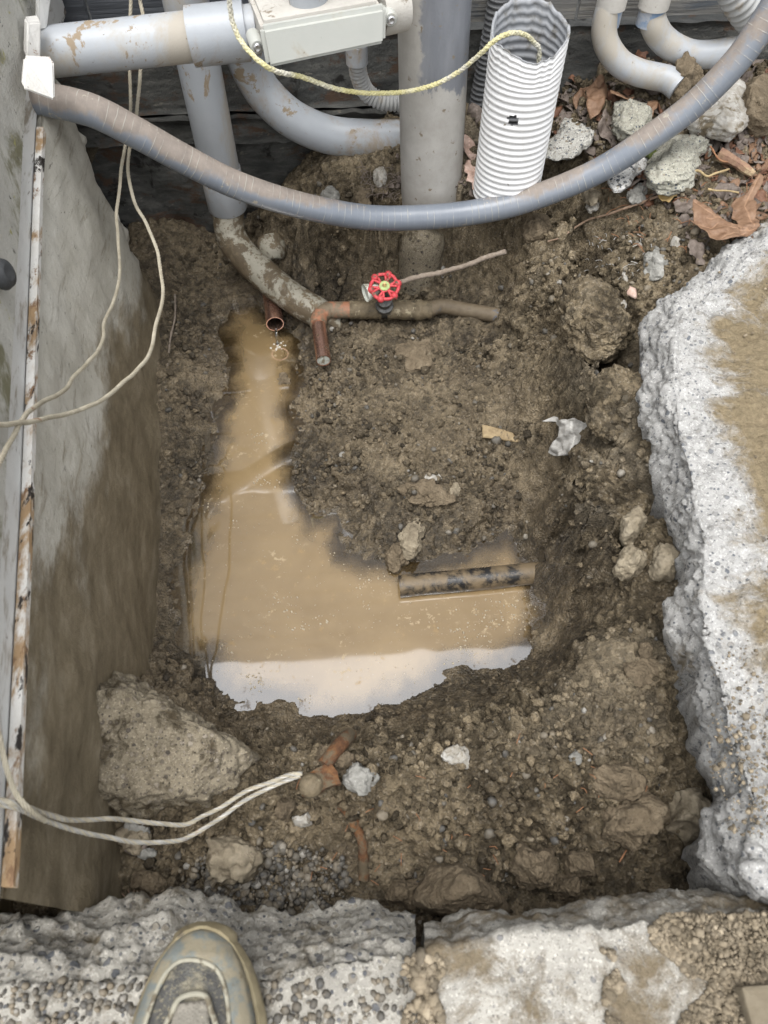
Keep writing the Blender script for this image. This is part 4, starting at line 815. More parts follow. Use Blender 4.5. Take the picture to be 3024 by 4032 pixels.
def closed_tube(P, r, seg=12):
    n = len(P); V = []
    for i in range(n):
        T = P[(i+1) % n]-P[i-1]; T /= np.linalg.norm(T); rad_ = P[i]-P.mean(0); rad_ -= T*(rad_@T); rad_ /= np.linalg.norm(rad_); b = np.cross(T, rad_)
        V.append(P[i]+r*(np.cos(np.linspace(0, 2*math.pi, seg, endpoint=False))[:, None]*rad_+np.sin(np.linspace(0, 2*math.pi, seg, endpoint=False))[:, None]*b))
    return np.concatenate(V), [list(f) for f in grid_faces(n, seg, True, True)]
parts_ = [closed_tube(ringP, .0034)]
for k in range(6):
    q = k*math.pi/3+.25; dr = math.cos(q)*u1+math.sin(q)*u2
    v0, f0 = ico(3); parts_.append((v0*np.array([1, 1, 1])*.0070+wc+.0266*dr, [list(f) for f in f0]))
    for dq in (-.2, .2):
        d2_ = math.cos(q+dq)*u1+math.sin(q+dq)*u2; V, Fc, al = tube(np.linspace(wc+.009*dr, wc+.024*d2_, 4), .0024, 8); parts_.append((V, Fc))
V, Fc = lathe([(.010, -.006), (.0115, -.003), (.0115, .002), (.009, .003)], 24, wc, sn); parts_.append((V, Fc))
hwv = add('handwheel', *join(*parts_), M['red'], va)
V, Fc = lathe([(.0085, .0025), (.0100, .0032), (.0100, .0042), (.009, .0048)], 28, wc, sn); add('name_disc', V, Fc, M['green'], hwv)
V, Fc = lathe([(.0042, .004), (.0042, .008), (.003, .0085), (.0025, .012)], 6, wc, sn); add('stem_nut', V, Fc, M['brass'], hwv)
# poly pipe running on from the valve into the bank
P = cr([vp(1690), Pz(1740, 1206, vz), Pz(1820, 1219, vz-.001), Pz(1920, 1236, vz+.002), Pz(2010, 1250, vz+.004), Pz(2080, 1262, vz)], .004)
tag(pipe('poly_pipe', P, .0150, M['black2'], seg=24), 'muddy black pipe leaving the valve into the right bank', 'pipe')
# funnel tied on a root
a_, b_ = Pz(1438, 1154, -.195), Pz(1502, 1134, -.195); V, Fc = lathe([(.0135, .004), (.017, 0), (.0165, .004), (.0085, np.linalg.norm(b_-a_)*.92), (.0065, np.linalg.norm(b_-a_))], 28, a_, b_-a_)
tag(add('plastic_cone', V, Fc, M['cone']), 'small pale plastic cone beside the red valve wheel', 'cone')
P = cr([Pz(x, y, z) for x, y, z in ((1490, 1138, -.195), (1560, 1116, -.19), (1620, 1098, -.178), (1700, 1080, -.165), (1780, 1058, -.15), (1850, 1040, -.135), (1930, 1008, -.115), (1990, 990, -.1))], .003)
P = P+.0012*np.stack([fbm(P/.02, k, 3) for k in (1, 5, 9)], 1)
tag(pipe('root', P, np.linspace(.0052, .0045, len(P))+.0008*fbm(P/.006, 3, 2), M['root'], seg=12), 'mud coated root stretched from the pale cone to the right bank', 'root')
# black pipe lying in the puddle
bz = WZ+.009; P = np.linspace(Pz(2140, 2253, bz+.002), Pz(1572, 2310, bz), 40); P = P+.0008*np.stack([fbm(P/.06, k, 2) for k in (1, 5, 9)], 1)
tag(pipe('black_pipe', P, .0186+.0004*fbm(P/.03, 2, 2), M['black'], seg=36, hollow=.004, inner_len=.08), 'short muddy black plastic pipe lying at the edge of the puddle', 'pipe')
# ------------------------------------------------------------------ ropes and cables
def strands(name, P, ro, rs_, n, pitch, mat, label, cat, braid=False, wig=0.):
    P = cr(P, .0025); 
    if wig: P = P+wig*np.stack([fbm(P/.05, k, 2) for k in (1, 5, 9)], 1)
    T, N, B = frames(P); s = np.concatenate([[0], np.cumsum(np.linalg.norm(np.diff(P, axis=0), axis=1))])
    root = thing(name, label, cat, tuple(P[0]))
    for k in range(n):
        sg = -1 if (braid and k % 2) else 1
        ph = sg*2*math.pi*s/pitch+2*math.pi*k/n
        rad_ = ro*(1+(.28*np.sin(2*math.pi*s/pitch*2+k*math.pi) if braid else 0))
        Q = P+(rad_*np.cos(ph))[:, None]*N+(rad_*np.sin(ph))[:, None]*B
        V, Fc, al = tube(Q, rs_, 7); add('strand', V, Fc, mat(k) if callable(mat) else mat, root)
    return root
RP = [(895,-60,1.06),(903,0,1.06),(912,72,1.06),(936,139,1.055),(978,199,1.045),(1039,255,1.038),(1099,284,1.05),(1189,303,1.08),(1310,346,1.1),(1412,364,1.12),(1503,367,1.14),(1605,360,1.165),(1714,332,1.172),(1804,284,1.17),(1864,236,1.16),(1905,200,1.15),(1941,165,1.148),(1988,137,1.15),(2035,129,1.16),(2076,142,1.175),(2103,169,1.185),(2124,210,1.19)]
rq = [Py(*q) for q in RP]; rq.append(rq[-1]+np.array([.004, .004, -.07]))
strands('yellow_rope', rq, .0020, .0016, 6, .018, M['rope_y'], 'yellow braided rope draped from the box into the drain pipe', 'rope', True)
c1_ = [(513,-60,1.08),(515,0,1.09),(512,120,1.11),(511,280,1.14),(512,360,1.15),(508,446,1.15),(497,560,1.14),(476,681,1.14),(461,814,1.155),(464,905,1.155),(469,1008,1.15),(467,1106,1.12),(445,1204,1.08),(415,1269,1.04),(401,1350,1.0),(347,1432,.95),(293,1491,.91),(250,1540,.86),(179,1578,.80),(119,1616,.755),(81,1660,.725),(33,1741,.69),(-10,1830,.66),(-60,1930,.63)]
strands('hanging_cable', [Pd(*q) for q in c1_], .0015, .0013, 4, .022, M['cable'], 'left pale twisted cable with rusty spots hanging before the concrete wall', 'cable', wig=.002)
c2_ = [(548,-60,1.07),(552,0,1.09),(563,80,1.1),(557,200,1.12),(552,300,1.13),(540,420,1.14),(524,540,1.14),(508,600,1.145),(506,690,1.15),(530,795,1.155),(579,882,1.16),(618,981,1.15),(632,1063,1.14),(640,1139,1.12),(635,1204,1.1),(613,1280,1.07),(597,1361,1.04),(564,1432,1.0),(488,1508,.95),(423,1556,.91),(353,1594,.87),(260,1632,.83),(163,1654,.765),(70,1667,.715),(-30,1672,.665),(-90,1680,.63)]
strands('hanging_cable', [Pd(*q) for q in c2_], .0016, .0014, 4, .022, M['cable'], 'right pale twisted cable looping lower before the concrete wall', 'cable', wig=.0015)
ca = [(-60,688,.11),(0,705,.10),(100,732,.085),(250,785,.03),(380,806,-.02),(550,800,-.06),(650,802,-.085),(800,820,-.11),(930,825,-.125),(1020,782,-.13),(1130,730,-.135),(1240,662,-.128),(1340,622,-.122),(1450,578,-.117),(1520,570,-.115)]
strands('ground_cable', [Pz(*z8(11, x, y), z) for x, y, z in ca], .0015, .0011, 5, .026, lambda k: M['cable'] if k % 3 else M['cable_br'], 'upper of two silvery cables running to the rusty clamp', 'cable', wig=.002)
cb_ = [(-60,705,.105),(0,722,.095),(100,752,.08),(200,800,.04),(300,832,.0),(450,880,-.04),(600,905,-.07),(720,916,-.09),(880,910,-.115),(960,880,-.125),(1080,810,-.13),(1200,730,-.13),(1300,672,-.125),(1400,622,-.12),(1510,582,-.117)]
strands('ground_cable', [Pz(*z8(11, x, y), z) for x, y, z in cb_], .0015, .0011, 5, .026, lambda k: M['cable'] if k % 2 else M['cable_br'], 'lower of two silvery cables sagging to the rusty clamp', 'cable', wig=.002)
cc = [(-70,240,.13),(-20,330,.12),(10,430,.11),(35,540,.1),(70,640,.095),(112,712,.09),(170,770,.07),(230,812,.035)]
strands('loose_cable', [Pz(*z8(11, x, y), z) for x, y, z in cc], .0014, .0011, 4, .026, M['cable'], 'short loose cable crossing the white strip at lower left', 'cable', wig=.001)
# rusty clamp and rebar
rc = thing('rusty_clamp', 'rusty clamp with a bolt holding the silvery cables', 'clamp', tuple(Pt(1224, 3110)))
def slabpoly(name, px, z, th, mat, parent, sp=.006, amp=.002, tilt=0.):
    A = [Pz(x, y, z)[:2] for x, y in px]; v, f = polyfill(wob(A, amp*.6, .006), sp); n = len(v); h = amp*fbm(np.column_stack([v, 0*v[:, 0]])/.02, 3, 3)
    top = np.column_stack([v, z+h+tilt*(v[:, 1]-v[:, 1].mean())]); bot = top-np.array([0, 0, th]); 
    cnt = {}
    for q in f:
        for i in range(3): k = (q[i], q[(i+1) % 3]); cnt[k] = 1
    side = [[a, b, b+n, a+n] for (a, b) in cnt if (b, a) not in cnt]
    return add(name, np.vstack([top, bot]), [list(q) for q in f]+[[i+n for i in q[::-1]] for q in f]+[s[::-1] for s in side], mat, parent, smooth=True)
slabpoly('plate', Z(12, [(140, 600), (250, 545), (330, 500), (380, 560), (400, 640), (310, 670), (240, 720), (150, 720)]), -.114, .008, M['rust'], rc)
V, Fc = lathe([(.013, -.002), (.013, .004), (.009, .009), (.003, .0105)], 20, Pz(1224, 3094, -.113), (0, 0, 1)); add('bolt', V, Fc, M['brass_muddy'], rc)
P = cr([Pz(*z8(12, x, y), z) for x, y, z in ((290, 520, -.118), (360, 430, -.122), (420, 360, -.132), (460, 320, -.16))], .004); pipe('rod', P, .0085, M['rust'], rc, seg=14)
P = cr([Pt(*z8(12, x, y))+np.array([0, 0, .0]) for x, y in ((395, 770), (440, 820), (480, 880), (510, 940), (540, 1010), (550, 1100), (552, 1200), (545, 1270))], .004); P = P+.001*np.stack([fbm(P/.01, k, 2) for k in (1, 5, 9)], 1)
tag(pipe('rusty_rebar', P, .0062+.001*fbm(P/.008, 4, 2), M['rust'], seg=12), 'rusty bar half buried in the soil below the clamp', 'rebar')

# ================================================================== STONES AND RUBBLE
def chunk(name, px, h, mat, label, cat='stone', seed=0, planes=9, amp=.12, dz=None, sink=.35, parent=None, group=None, res=(22, 60), rough_=.004):
    """angular lump whose plan outline is the given picture outline, sitting on the ground"""
    px = np.array(px, float); cpx = px.mean(0); c = Pt(*cpx); zc = c[2]+h*(.5-sink) if dz is None else dz
    A = np.array([Pz(x, y, zc)[:2] for x, y in px]); cen = A.mean(0); dd = A-cen; th = np.arctan2(dd[:, 1], dd[:, 0]); rad_ = np.linalg.norm(dd, axis=1); o_ = np.argsort(th); th, rad_ = th[o_], rad_[o_]
    r_ = np.random.default_rng(seed+1); nr, na = res
    S, FI = ico(6 if nr > 30 else (5 if rad_.mean() > .011 else 4)); S = S.copy()
    S[:, :2] /= (np.maximum(np.linalg.norm(S[:, :2], axis=1), .25)**.35)[:, None]
    for _ in range(planes):
        n = r_.normal(size=3); n[2] = abs(n[2])*.9+.15; n /= np.linalg.norm(n); d = r_.uniform(.62, .95); ex = S@n-d; S = S-np.where(ex > 0, ex, 0)[:, None]*n
    sz_ = math.sqrt(rad_.mean()*h)
    S = S*(1+amp*(fbm(S*1.7+seed, seed, 4)+.35*fbm(S*6+seed, seed+2, 3)))[:, None]
    R_ = np.interp(np.arctan2(S[:, 1], S[:, 0]), np.concatenate([th-2*math.pi, th, th+2*math.pi]), np.tile(rad_, 3))
    V = np.column_stack([cen[0]+S[:, 0]*R_, cen[1]+S[:, 1]*R_, zc+S[:, 2]*h*.5])
    f1_, f2_, ci_ = worley(V/(.012 if rad_.mean() > .02 else .007), seed); bumpy = np.sqrt(np.clip(1-(f1_/.7)**2, 0, 1))*ci_
    V = V+(V-np.array([*cen, zc-h*.2]))/(np.linalg.norm(V-np.array([*cen, zc-h*.2]), axis=1)[:, None]+1e-6)*(rough_*bumpy*min(1., rad_.mean()/.03))[:, None]
    V += .0016*np.stack([fbm(V/.007, seed+k, 4) for k in range(3)], 1)
    f1_, f2_, ct_ = worley(V/.008, seed+6); o = add(name, V, FI, mat, parent, attrs={'tint': np.clip(.5+.6*(ct_-.5)+.3*fbm(V/.03, seed, 3), 0, 1), 'pale': np.clip(.25*fbm(V/.03, seed+9, 3), 0, .3)})
    if parent is None: tag(o, label, cat, group)
    return o
def ell(cx, cy, rx, ry, n=12, rot=0., jit=.12, seed=0):
    r_ = np.random.default_rng(seed); t = np.linspace(0, 2*math.pi, n, endpoint=False); k = 1+jit*r_.normal(size=n)
    x, y = rx*k*np.cos(t), ry*k*np.sin(t); c_, s_ = math.cos(rot), math.sin(rot)
    return [(cx+a*c_-b*s_, cy+a*s_+b*c_) for a, b in zip(x, y)]
# overhanging ledges of caked soil on the right bank
for i, (pl, h_, lb) in enumerate((([(2228,1156),(2232,1245),(2267,1340),(2330,1415),(2400,1405),(2455,1330),(2450,1230),(2390,1150),(2300,1110)], .075, 'upper ledge of caked soil overhanging the right bank'),
        ([(2334,1518),(2323,1591),(2345,1660),(2410,1725),(2490,1700),(2535,1600),(2515,1500),(2420,1465)], .07, 'middle ledge of caked soil on the right bank beside the slab'),
        ([(2290,1760),(2267,1858),(2275,1960),(2330,2035),(2430,2095),(2530,2085),(2590,1960),(2570,1800),(2450,1735)], .08, 'lower ledge of caked soil above the pale clods'))):
    chunk('soil_ledge', pl, h_, M['clod'], lb, 'soil ledge', 400+i*7, planes=2, amp=.12, rough_=.008, res=(40, 1), sink=.66)
# upper right rubble
chunk('concrete_chunk', Z(3, [(365,900),(385,800),(440,760),(480,700),(560,690),(640,630),(705,675),(660,760),(640,810),(590,860),(450,920)]), .03, M['chunk'], 'flat grey concrete shard lying right of the drain pipe', 'concrete', 3, amp=.06)
chunk('concrete_chunk', Z(3, [(770,700),(790,640),(860,600),(940,610),(965,680),(940,750),(860,790),(790,770)]), .05, M['chunk_yel'], 'crumbly lump of pebbly concrete behind the flexible conduit', 'concrete', 5, amp=.2, planes=3)
mc = chunk('concrete_chunk', Z(3, [(720,1050),(740,1000),(800,930),(850,890),(960,840),(1010,790),(1050,775),(1045,830),(1000,900),(960,960),(890,1010),(850,1080),(770,1120)]), .03, M['chunk_white'], 'white speckled concrete wedge with a mossy tip below the flexible conduit', 'concrete', 7, amp=.05)
chunk('moss', Z(3, [(960,880),(1000,800),(1030,772),(1058,775),(1050,830),(1020,890),(990,930)]), .03, M['moss'], '', seed=9, parent=mc, planes=2, amp=.25)
chunk('concrete_chunk', Z(3, [(975,960),(1010,890),(1080,760),(1190,745),(1250,800),(1330,870),(1300,930),(1240,1000),(1150,1090),(1030,1090)]), .055, M['chunk_yel'], 'large crumbly pale concrete lump at upper right', 'concrete', 11, amp=.22, planes=4)
chunk('pale_rock', Z(3, [(1210,710),(1300,620),(1440,500),(1480,520),(1500,620),(1535,710),(1450,755),(1330,730)]), .06, M['rock_white'], 'pale yellowish rock tucked under the right end of the flexible conduit', 'rock', 13)
chunk('soil_clod', Z(3, [(1490,560),(1520,480),(1600,455),(1700,470),(1720,600),(1700,700),(1580,700),(1510,650)]), .08, M['rock_brown'], 'big brown clod of soil at the right edge above the leaves', 'clod', 15, amp=.16)
ST_ = [ # px centre, rx, ry, height, material, label
 (2330,760,30,40,.025,'rock_tan','brown stone just under the flexible conduit on the right'),(2510,762,32,36,.022,'rock_grey','grey stone left of the straw coloured twig'),(2335,810,24,20,.015,'rock_white','small white stone under the flexible conduit'),
 (2580,1030,40,68,.035,'rock_grey','tall pale grey stone beside the top of the broken slab'),(2662,952,17,18,.014,'rock_white','small round pale stone below the big brown leaf'),(2465,1085,14,22,.006,'rock_white','thin white flake lying on soil left of the slab top'),
 (2695,318,58,46,.09,'rock_brown','clod of soil and leaf mould at the mouth of the left curved conduit'),(2110,890,55,46,.05,'rock_brown','angular brown rock below the flexible conduit at centre right'),(2112,660,26,26,.01,'rock_tan','pinkish flat shard at the foot of the drain pipe'),(2240,610,20,16,.014,'rock_grey','small grey stone right of the drain pipe foot'),
 (1499,693,22,31,.03,'rock_white','small white block left of the thick conduit base'),(1301,763,33,26,.025,'rock_grey','pale grey stone between the riser and the thick conduit'),(1432,776,36,30,.025,'rock_brown','brown clod beside the small white block'),(1086,640,70,36,.03,'rock_grey','grey slab of rubble leaning on the foundation'),
 (2368,1230,26,24,.014,'rock_white','largest of the white chips on the bank above the slab corner'),(2455,1198,16,18,.012,'rock_white','white chip right of the other white chips on the bank'),(2350,1282,26,12,.008,'rock_tan','pinkish stone chip below the white chips'),
 (1706,1880,38,22,.016,'rock_white','small white stone in the middle of the mound'),(1782,1930,34,24,.018,'rock_tan','tan stone touching the small white stone on the mound'),(1680,1935,110,46,.028,'rock_brown','flat brown rock set in the middle of the mound'),
 (1620,2105,46,92,.03,'rock_tan','long pale rock standing above the black pipe'),(1553,2196,50,46,.036,'rock_brown','round brown stone at the waterline left of the black pipe'),(1650,1400,80,56,.03,'rock_brown','rounded lump of earth below the valve pipe'),
 (1122,1508,36,30,.03,'rock_brown','brown stone standing in the narrow arm of the puddle'),(2487,2215,62,50,.06,'rock_tan','left of two pale clods hanging under the right bank'),(2622,2222,54,56,.06,'rock_tan','right of two pale clods tucked against the slab'),
 (2490,2075,44,54,.05,'rock_tan','knobbly tan clod above the two pale clods'),(2530,2640,72,62,.018,'rock_brown','round flat brown stone embedded beside the slab'),(2545,2560,30,34,.02,'rock_brown','smooth oval stone above the round flat stone'),
 (2420,3070,130,66,.05,'rock_brown','broad flat clod in the lower right corner of the pit'),(2480,3225,120,104,.08,'rock_brown','largest rounded clod at lower right of the pit'),(2112,3410,80,92,.07,'rock_brown','upright brown rock near the right kerb block'),
 (2275,3405,58,62,.05,'rock_brown','brown rock right of the upright brown rock'),(2720,3200,80,110,.07,'rock_tan','lumpy tan clod in the gap beside the slab foot'),(2230,3490,60,50,.05,'rock_brown','small dark rock against the kerb at lower right'),
 (1800,2976,66,38,.028,'rock_white','ribbed pale stone lying on the front bank'),(1195,3228,42,24,.02,'rock_white','oval pale pebble below the rusty clamp'),(1115,3180,44,40,.04,'rock_brown','round dark stone left of the rusty clamp'),
 (905,3370,100,100,.06,'rock_tan','large crumbly clod below the silvery cables'),(585,3475,64,42,.035,'rock_brown','brown oval stone near the left kerb block'),(2268,2980,26,28,.025,'rock_grey','dark grey stone on the front bank at right'),
 (1590,3520,70,60,.05,'rock_brown','crumbly clod left of the big triangular rock'),(520,3300,70,52,.03,'rock_tan','tan stone under the lower silvery cable'),(540,3260,40,44,.02,'rock_grey','grey stone chip half under the cable'),(580,3360,40,24,.02,'rock_grey','pale grey stone below the cable at lower left'),
 (1320,2990,80,50,.04,'rock_brown','clod on the lip of the pit right of the clamp rod'),(1420,3060,70,60,.04,'rock_grey','greyish crumbly clod right of the rusty clamp'),(1500,2740,0,0,0,'','')]
for i, (cx, cy, rx, ry, h, mt, lb) in enumerate(ST_):
    if rx: chunk('clod' if 'clod' in lb or 'lump' in lb else 'stone', ell(cx, cy, rx, ry, seed=i, rot=.3*math.sin(i*2.)), h, M[mt], lb, 'clod' if 'clod' in lb or 'lump' in lb else 'stone', 50+i*3, amp=.16 if 'clod' in lb else .1)
chunk('triangular_rock', Z(15, [(1060,420),(1100,300),(1180,180),(1270,170),(1400,220),(1520,300),(1620,380),(1680,470),(1500,500),(1250,500)]), .12, M['rock_brown'], 'big triangular brown rock against the right kerb block', 'rock', 201, amp=.07, planes=5)
FT = Z(11, [(440,180),(490,140),(540,130),(600,85),(700,115),(780,170),(870,240),(950,280),(1040,320),(1080,380),(1160,410),(1250,450),(1300,520),(1200,640),(900,720),(600,740),(400,680),(370,560),(390,450),(430,300)])
chunk('old_footing', FT, .15, M['footing'], 'muddy pale lump of old concrete at the lower left of the pit', 'concrete', 301, planes=3, amp=.06, sink=.62, res=(40, 160), rough_=.010)
# ================================================================== LEAVES, TWIGS, SCRAPS
def plane_px(x, y, c, n): d = ray(x, y); t = ((c-C0)@n)/(d@n); return C0+d*t
def sheet(name, px, mat, label, cat, lift=.006, crumple=.006, sc_=.02, n=(0, -.35, 1), th=.0007, sp=.003, seed=0, curl=0., edge=.0, veins=None):
    px = np.array(px, float); n = np.array(n, float); n /= np.linalg.norm(n); c = Pt(*px.mean(0))+np.array([0, 0, lift])
    A = np.array([plane_px(x, y, c, n) for x, y in px]); e1 = np.array([1., 0, 0]); e1 -= n*(e1@n); e1 /= np.linalg.norm(e1); e2 = np.cross(n, e1)
    uv = np.stack([(A-c)@e1, (A-c)@e2], 1); sp_ = sp
    v, f = polyfill(wob(uv, edge, sp_) if edge else dens(uv, sp_), sp_)
    q3 = np.column_stack([v, 0*v[:, 0]]); h = crumple*fbm(q3/sc_, seed, 3)+curl*(v[:, 0]**2+v[:, 1]**2)
    d_ = -sdist(v, dens(uv, sp_*2)); vein = np.exp(-(np.abs(np.sin(np.arctan2(v[:, 1]-v[:, 1].min(), v[:, 0]-v[:, 0].mean())*4))/.12)**2)*(d_ > .002)
    if veins:
        vein = np.zeros(len(v))
        for (p_, q_) in veins:
            a_, b_ = [np.array([(w_-c)@e1, (w_-c)@e2]) for w_ in (plane_px(*p_, c, n), plane_px(*q_, c, n))]; t_ = np.clip(((v-a_)@(b_-a_))/((b_-a_)@(b_-a_)), 0, 1); vein = np.maximum(vein, np.exp(-(np.linalg.norm(v-a_-t_[:, None]*(b_-a_), axis=1)/.0016)**2))
        h = h-.0012*vein
    T_ = c+v[:, :1]*e1+v[:, 1:]*e2+h[:, None]*n
    o = add(name, T_, [list(q) for q in f], mat, attrs={'vein': vein})
    m_ = o.modifiers.new('thickness', 'SOLIDIFY'); m_.thickness = th; m_.offset = 0
    return tag(o, label, cat)
OAK = [(690,960),(780,975),(900,1060),(1000,1130),(1060,1200),(1130,1265),(1180,1290),(1270,1230),(1225,1150),(1240,900),(1280,860),(1380,850),(1430,750),(1500,640),(1545,720),(1540,780),(1470,900),(1480,1050),(1470,1250),(1510,1310),(1400,1400),(1200,1500),(1060,1530),(950,1530),(880,1480),(800,1350),(700,1320),(640,1270),(700,1240),(700,1170),(680,1090)]
sheet('maple_leaf', Z(18, OAK), M['leaf'], 'large lobed brown leaf resting against the top of the slab', 'leaf', .034, .009, .03, (0, -.25, 1), sp=.002, curl=2.0, veins=[tuple(Z(18, q)) for q in ([(1490, 1330), (1100, 1330)], [(1100, 1330), (720, 1270)], [(1400, 1330), (900, 1130)], [(900, 1130), (710, 990)], [(1440, 1300), (1360, 1000)], [(1360, 1000), (1500, 680)], [(1350, 1360), (1000, 1500)], [(1000, 1250), (900, 1330)], [(1000, 1180), (860, 1190)])])
RAG = [(1070,260),(1105,232),(1150,250),(1230,255),(1270,240),(1310,275),(1350,250),(1380,215),(1440,240),(1425,300),(1370,320),(1350,380),(1310,430),(1290,490),(1260,540),(1240,605),(1232,540),(1240,460),(1190,490),(1110,490),(1085,470),(1120,400),(1170,360),(1165,300),(1120,270)]
sheet('torn_leaf', Z(7, RAG), M['leaf_ash'], 'crumpled ashen torn leaf hanging on the right bank', 'leaf', .055, .012, .022, (-1.1, -.7, .8), sp=.0025, seed=4, edge=.001)
WS = [(660,290),(725,300),(800,325),(880,350),(960,380),(1003,415),(900,405),(780,385),(665,372)]
sheet('wood_splinter', Z(7, WS), M['wood'], 'split yellowish piece of wood lying on the mound', 'wood', .01, .002, .01, (.1, -.5, 1), th=.007, sp=.004, seed=6)
def leafpoly(cx, cy, L, wd, rot, seed):
    r_ = np.random.default_rng(seed); t = np.linspace(0, 1, 9); w = np.sin(math.pi*t**.8)*wd*(1+.15*r_.normal(size=9)); P = [(a*L-L/2, b) for a, b in zip(t, w)]+[(a*L-L/2, -b) for a, b in zip(t[::-1][1:-1], w[::-1][1:-1])]
    c_, s_ = math.cos(rot), math.sin(rot); return [(cx+a*c_-b*s_, cy+a*s_+b*c_) for a, b in P]
LV = [(2310,380,130,44,-1.0,'leaf','pointed orange brown leaf right of the drain pipe'),(2355,360,140,40,-1.35,'leaf','upright folded brown leaf between drain and curved conduit'),(2245,290,110,36,1.2,'leaf2','dark rust leaf behind the drain pipe'),
 (2410,400,120,40,.6,'leaf2','dark red leaf under the left curved conduit'),(2515,225,70,26,-1.3,'leaf2','small brown leaf standing between the curved conduits'),(2780,150,110,34,-.4,'leaf','brown leaf behind the right curved conduit'),(2860,140,120,40,.1,'leaf','broad brown leaf above the right curved conduit'),
 (2440,390,100,36,.2,'leaf','curled tan leaf in front of the left curved conduit'),(2560,430,90,30,-.8,'leaf','small orange leaf by the flexible conduit'),(2395,500,150,40,1.45,'leaf_grey','long grey brown leaf below the curled leaves'),(2470,420,120,40,-.3,'leaf_grey','dull grey leaf against the crumbly lump'),
 (2660,300,150,40,-.5,'leaf_grey','grey curled leaf at the mouth of the left curved conduit'),(2700,285,130,40,.5,'leaf_grey','grey leaf lying on the clod at the left curved conduit'),(2620,330,130,34,.4,'leaf_grey','dark curled leaf under the right curved conduit'),(2800,520,160,40,-.3,'leaf_grey','grey leaf right of the large crumbly lump'),(2900,600,130,44,.9,'leaf_grey','purplish grey leaf above the split branch'),
 (2960,520,120,40,.2,'leaf_grey','grey leaf near the orange cedar twig'),(2870,760,130,50,.1,'leaf_grey','dark grey leaf beside the big brown leaf'),(2700,800,110,40,-.7,'leaf_grey','dark leaf left of the big brown leaf'),(2640,760,110,30,.1,'twigleaf','yellowish torn leaf below the straw twig'),
 (2985,800,140,30,1.4,'leaf2','rust coloured leaf at the right edge beyond the big leaf'),(2740,1000,120,34,.9,'leaf_grey','grey brown leaf curled near the slab top'),(2795,975,110,24,1.1,'leaf_grey','narrow grey leaf touching the slab top'),
 (1870,690,140,34,1.1,'leaf_pink','pale pink leaf left of the drain pipe foot'),(1850,590,130,26,1.2,'leaf_pink','curled pinkish leaf between conduit and drain pipe'),(1880,480,150,40,1.3,'leaf_grey','grey dead leaf in the gap left of the drain pipe'),(2495,1150,60,16,1.2,'leaf_pink','small pink leaf on the bank above the slab corner'),(540,3335,110,44,-.9,'leaf_grey','torn pale leaf under the lower silvery cable')]
M['twigleaf'] = leaf_mat('yellow_leaf', (.36, .24, .09), (.5, .36, .17))
for i, (x, y, L, wd, rt, mt, lb) in enumerate(LV):
    r_ = np.random.default_rng(i)
    sheet('fallen_leaf', leafpoly(x, y, L, wd, rt, i), M[mt], lb, 'leaf', .012 if mt != 'leaf_grey' else .008, .009, .022, (r_.uniform(-.5, .5), r_.uniform(-.9, -.1), 1), sp=.0035, seed=i*3, curl=r_.uniform(-6, 9))
def litter(name, n, region, mat, smin, smax, label, seed):
    r_ = np.random.default_rng(seed); VV, FF, vein = [], [], []; k = 4
    while len(VV) < n:
        x, y = r_.uniform(*region[0]), r_.uniform(*region[1])
        if y > region[2](x) or y < region[3](x): continue
        p = Pt(x, y); s = r_.uniform(smin, smax); u = np.linspace(-1, 1, k); a, b = np.meshgrid(u, u, indexing='ij'); w = np.sqrt(np.clip(1-a**2*.9, 0, 1))*r_.uniform(.3, .7)
        L = np.stack([a*s, b*w*s, s*(r_.uniform(-.6, .8)*a**2+r_.uniform(-.5, .8)*(b*w)**2+.18*r_.normal(size=(k, k)))], -1).reshape(-1, 3)
        ax_ = Vector((r_.uniform(-.7, .7), r_.uniform(-.9, .3), 1)).normalized(); R = np.array(ax_.to_track_quat('Z', 'Y').to_matrix())@np.array(Matrix.Rotation(r_.uniform(0, 6.3), 3, 'Z'))
        VV.append(L@R.T+p+np.array([0, 0, s*.35])); FF.append(grid_faces(k, k)+(len(VV)-1)*k*k); vein.append(np.exp(-(b.ravel()/.2)**2))
    o = add(name, np.concatenate(VV), np.concatenate(FF), mat, attrs={'vein': np.concatenate(vein)}); m_ = o.modifiers.new('thickness', 'SOLIDIFY'); m_.thickness = .0006
    return tag(o, label, 'leaf litter', kind='stuff')
regR = ((2130, 3060), (250, 1100), lambda x: 640+.75*(x-2300) if x < 2700 else min(960, 1500-.2*x), lambda x: 330 if x < 2600 else 230)
litter('leaf_litter', 260, regR, M['leaf_grey'], .007, .017, 'crumpled grey brown leaf litter at the upper right', 3)
litter('leaf_litter', 110, regR, M['leaf2'], .006, .014, 'crumpled rust brown leaf litter at the upper right', 4)
litter('leaf_litter', 60, ((1500, 1960), (420, 800), lambda x: 790, lambda x: 430), M['leaf_grey'], .005, .012, 'dead leaf scraps round the foot of the thick conduit', 5)
litter('leaf_litter', 70, ((2850, 3060), (480, 960), lambda x: 960, lambda x: 480), M['leaf'], .007, .014, 'brown leaf litter along the right edge beside the big leaf', 6)
def twig(pts, r0, r1, mat, label, lift=.006, knob=.0006, name='twig'):
    P = cr([Pt(x, y)+np.array([0, 0, lift]) for x, y in pts], .003); P[:, 2] = np.convolve(np.pad(P[:, 2], 8, 'edge'), np.ones(17)/17, 'valid')
    return tag(pipe(name, P, np.linspace(r0, r1, len(P))+knob*fbm(P/.006, 5, 2), mat, seg=9), label, 'twig')
twig(Z(3, [(372,1435),(480,1370),(600,1305),(760,1250),(900,1200),(1040,1155),(1180,1150)]), .0016, .0028, M['twig'], 'long thin reddish twig lying across the right bank')
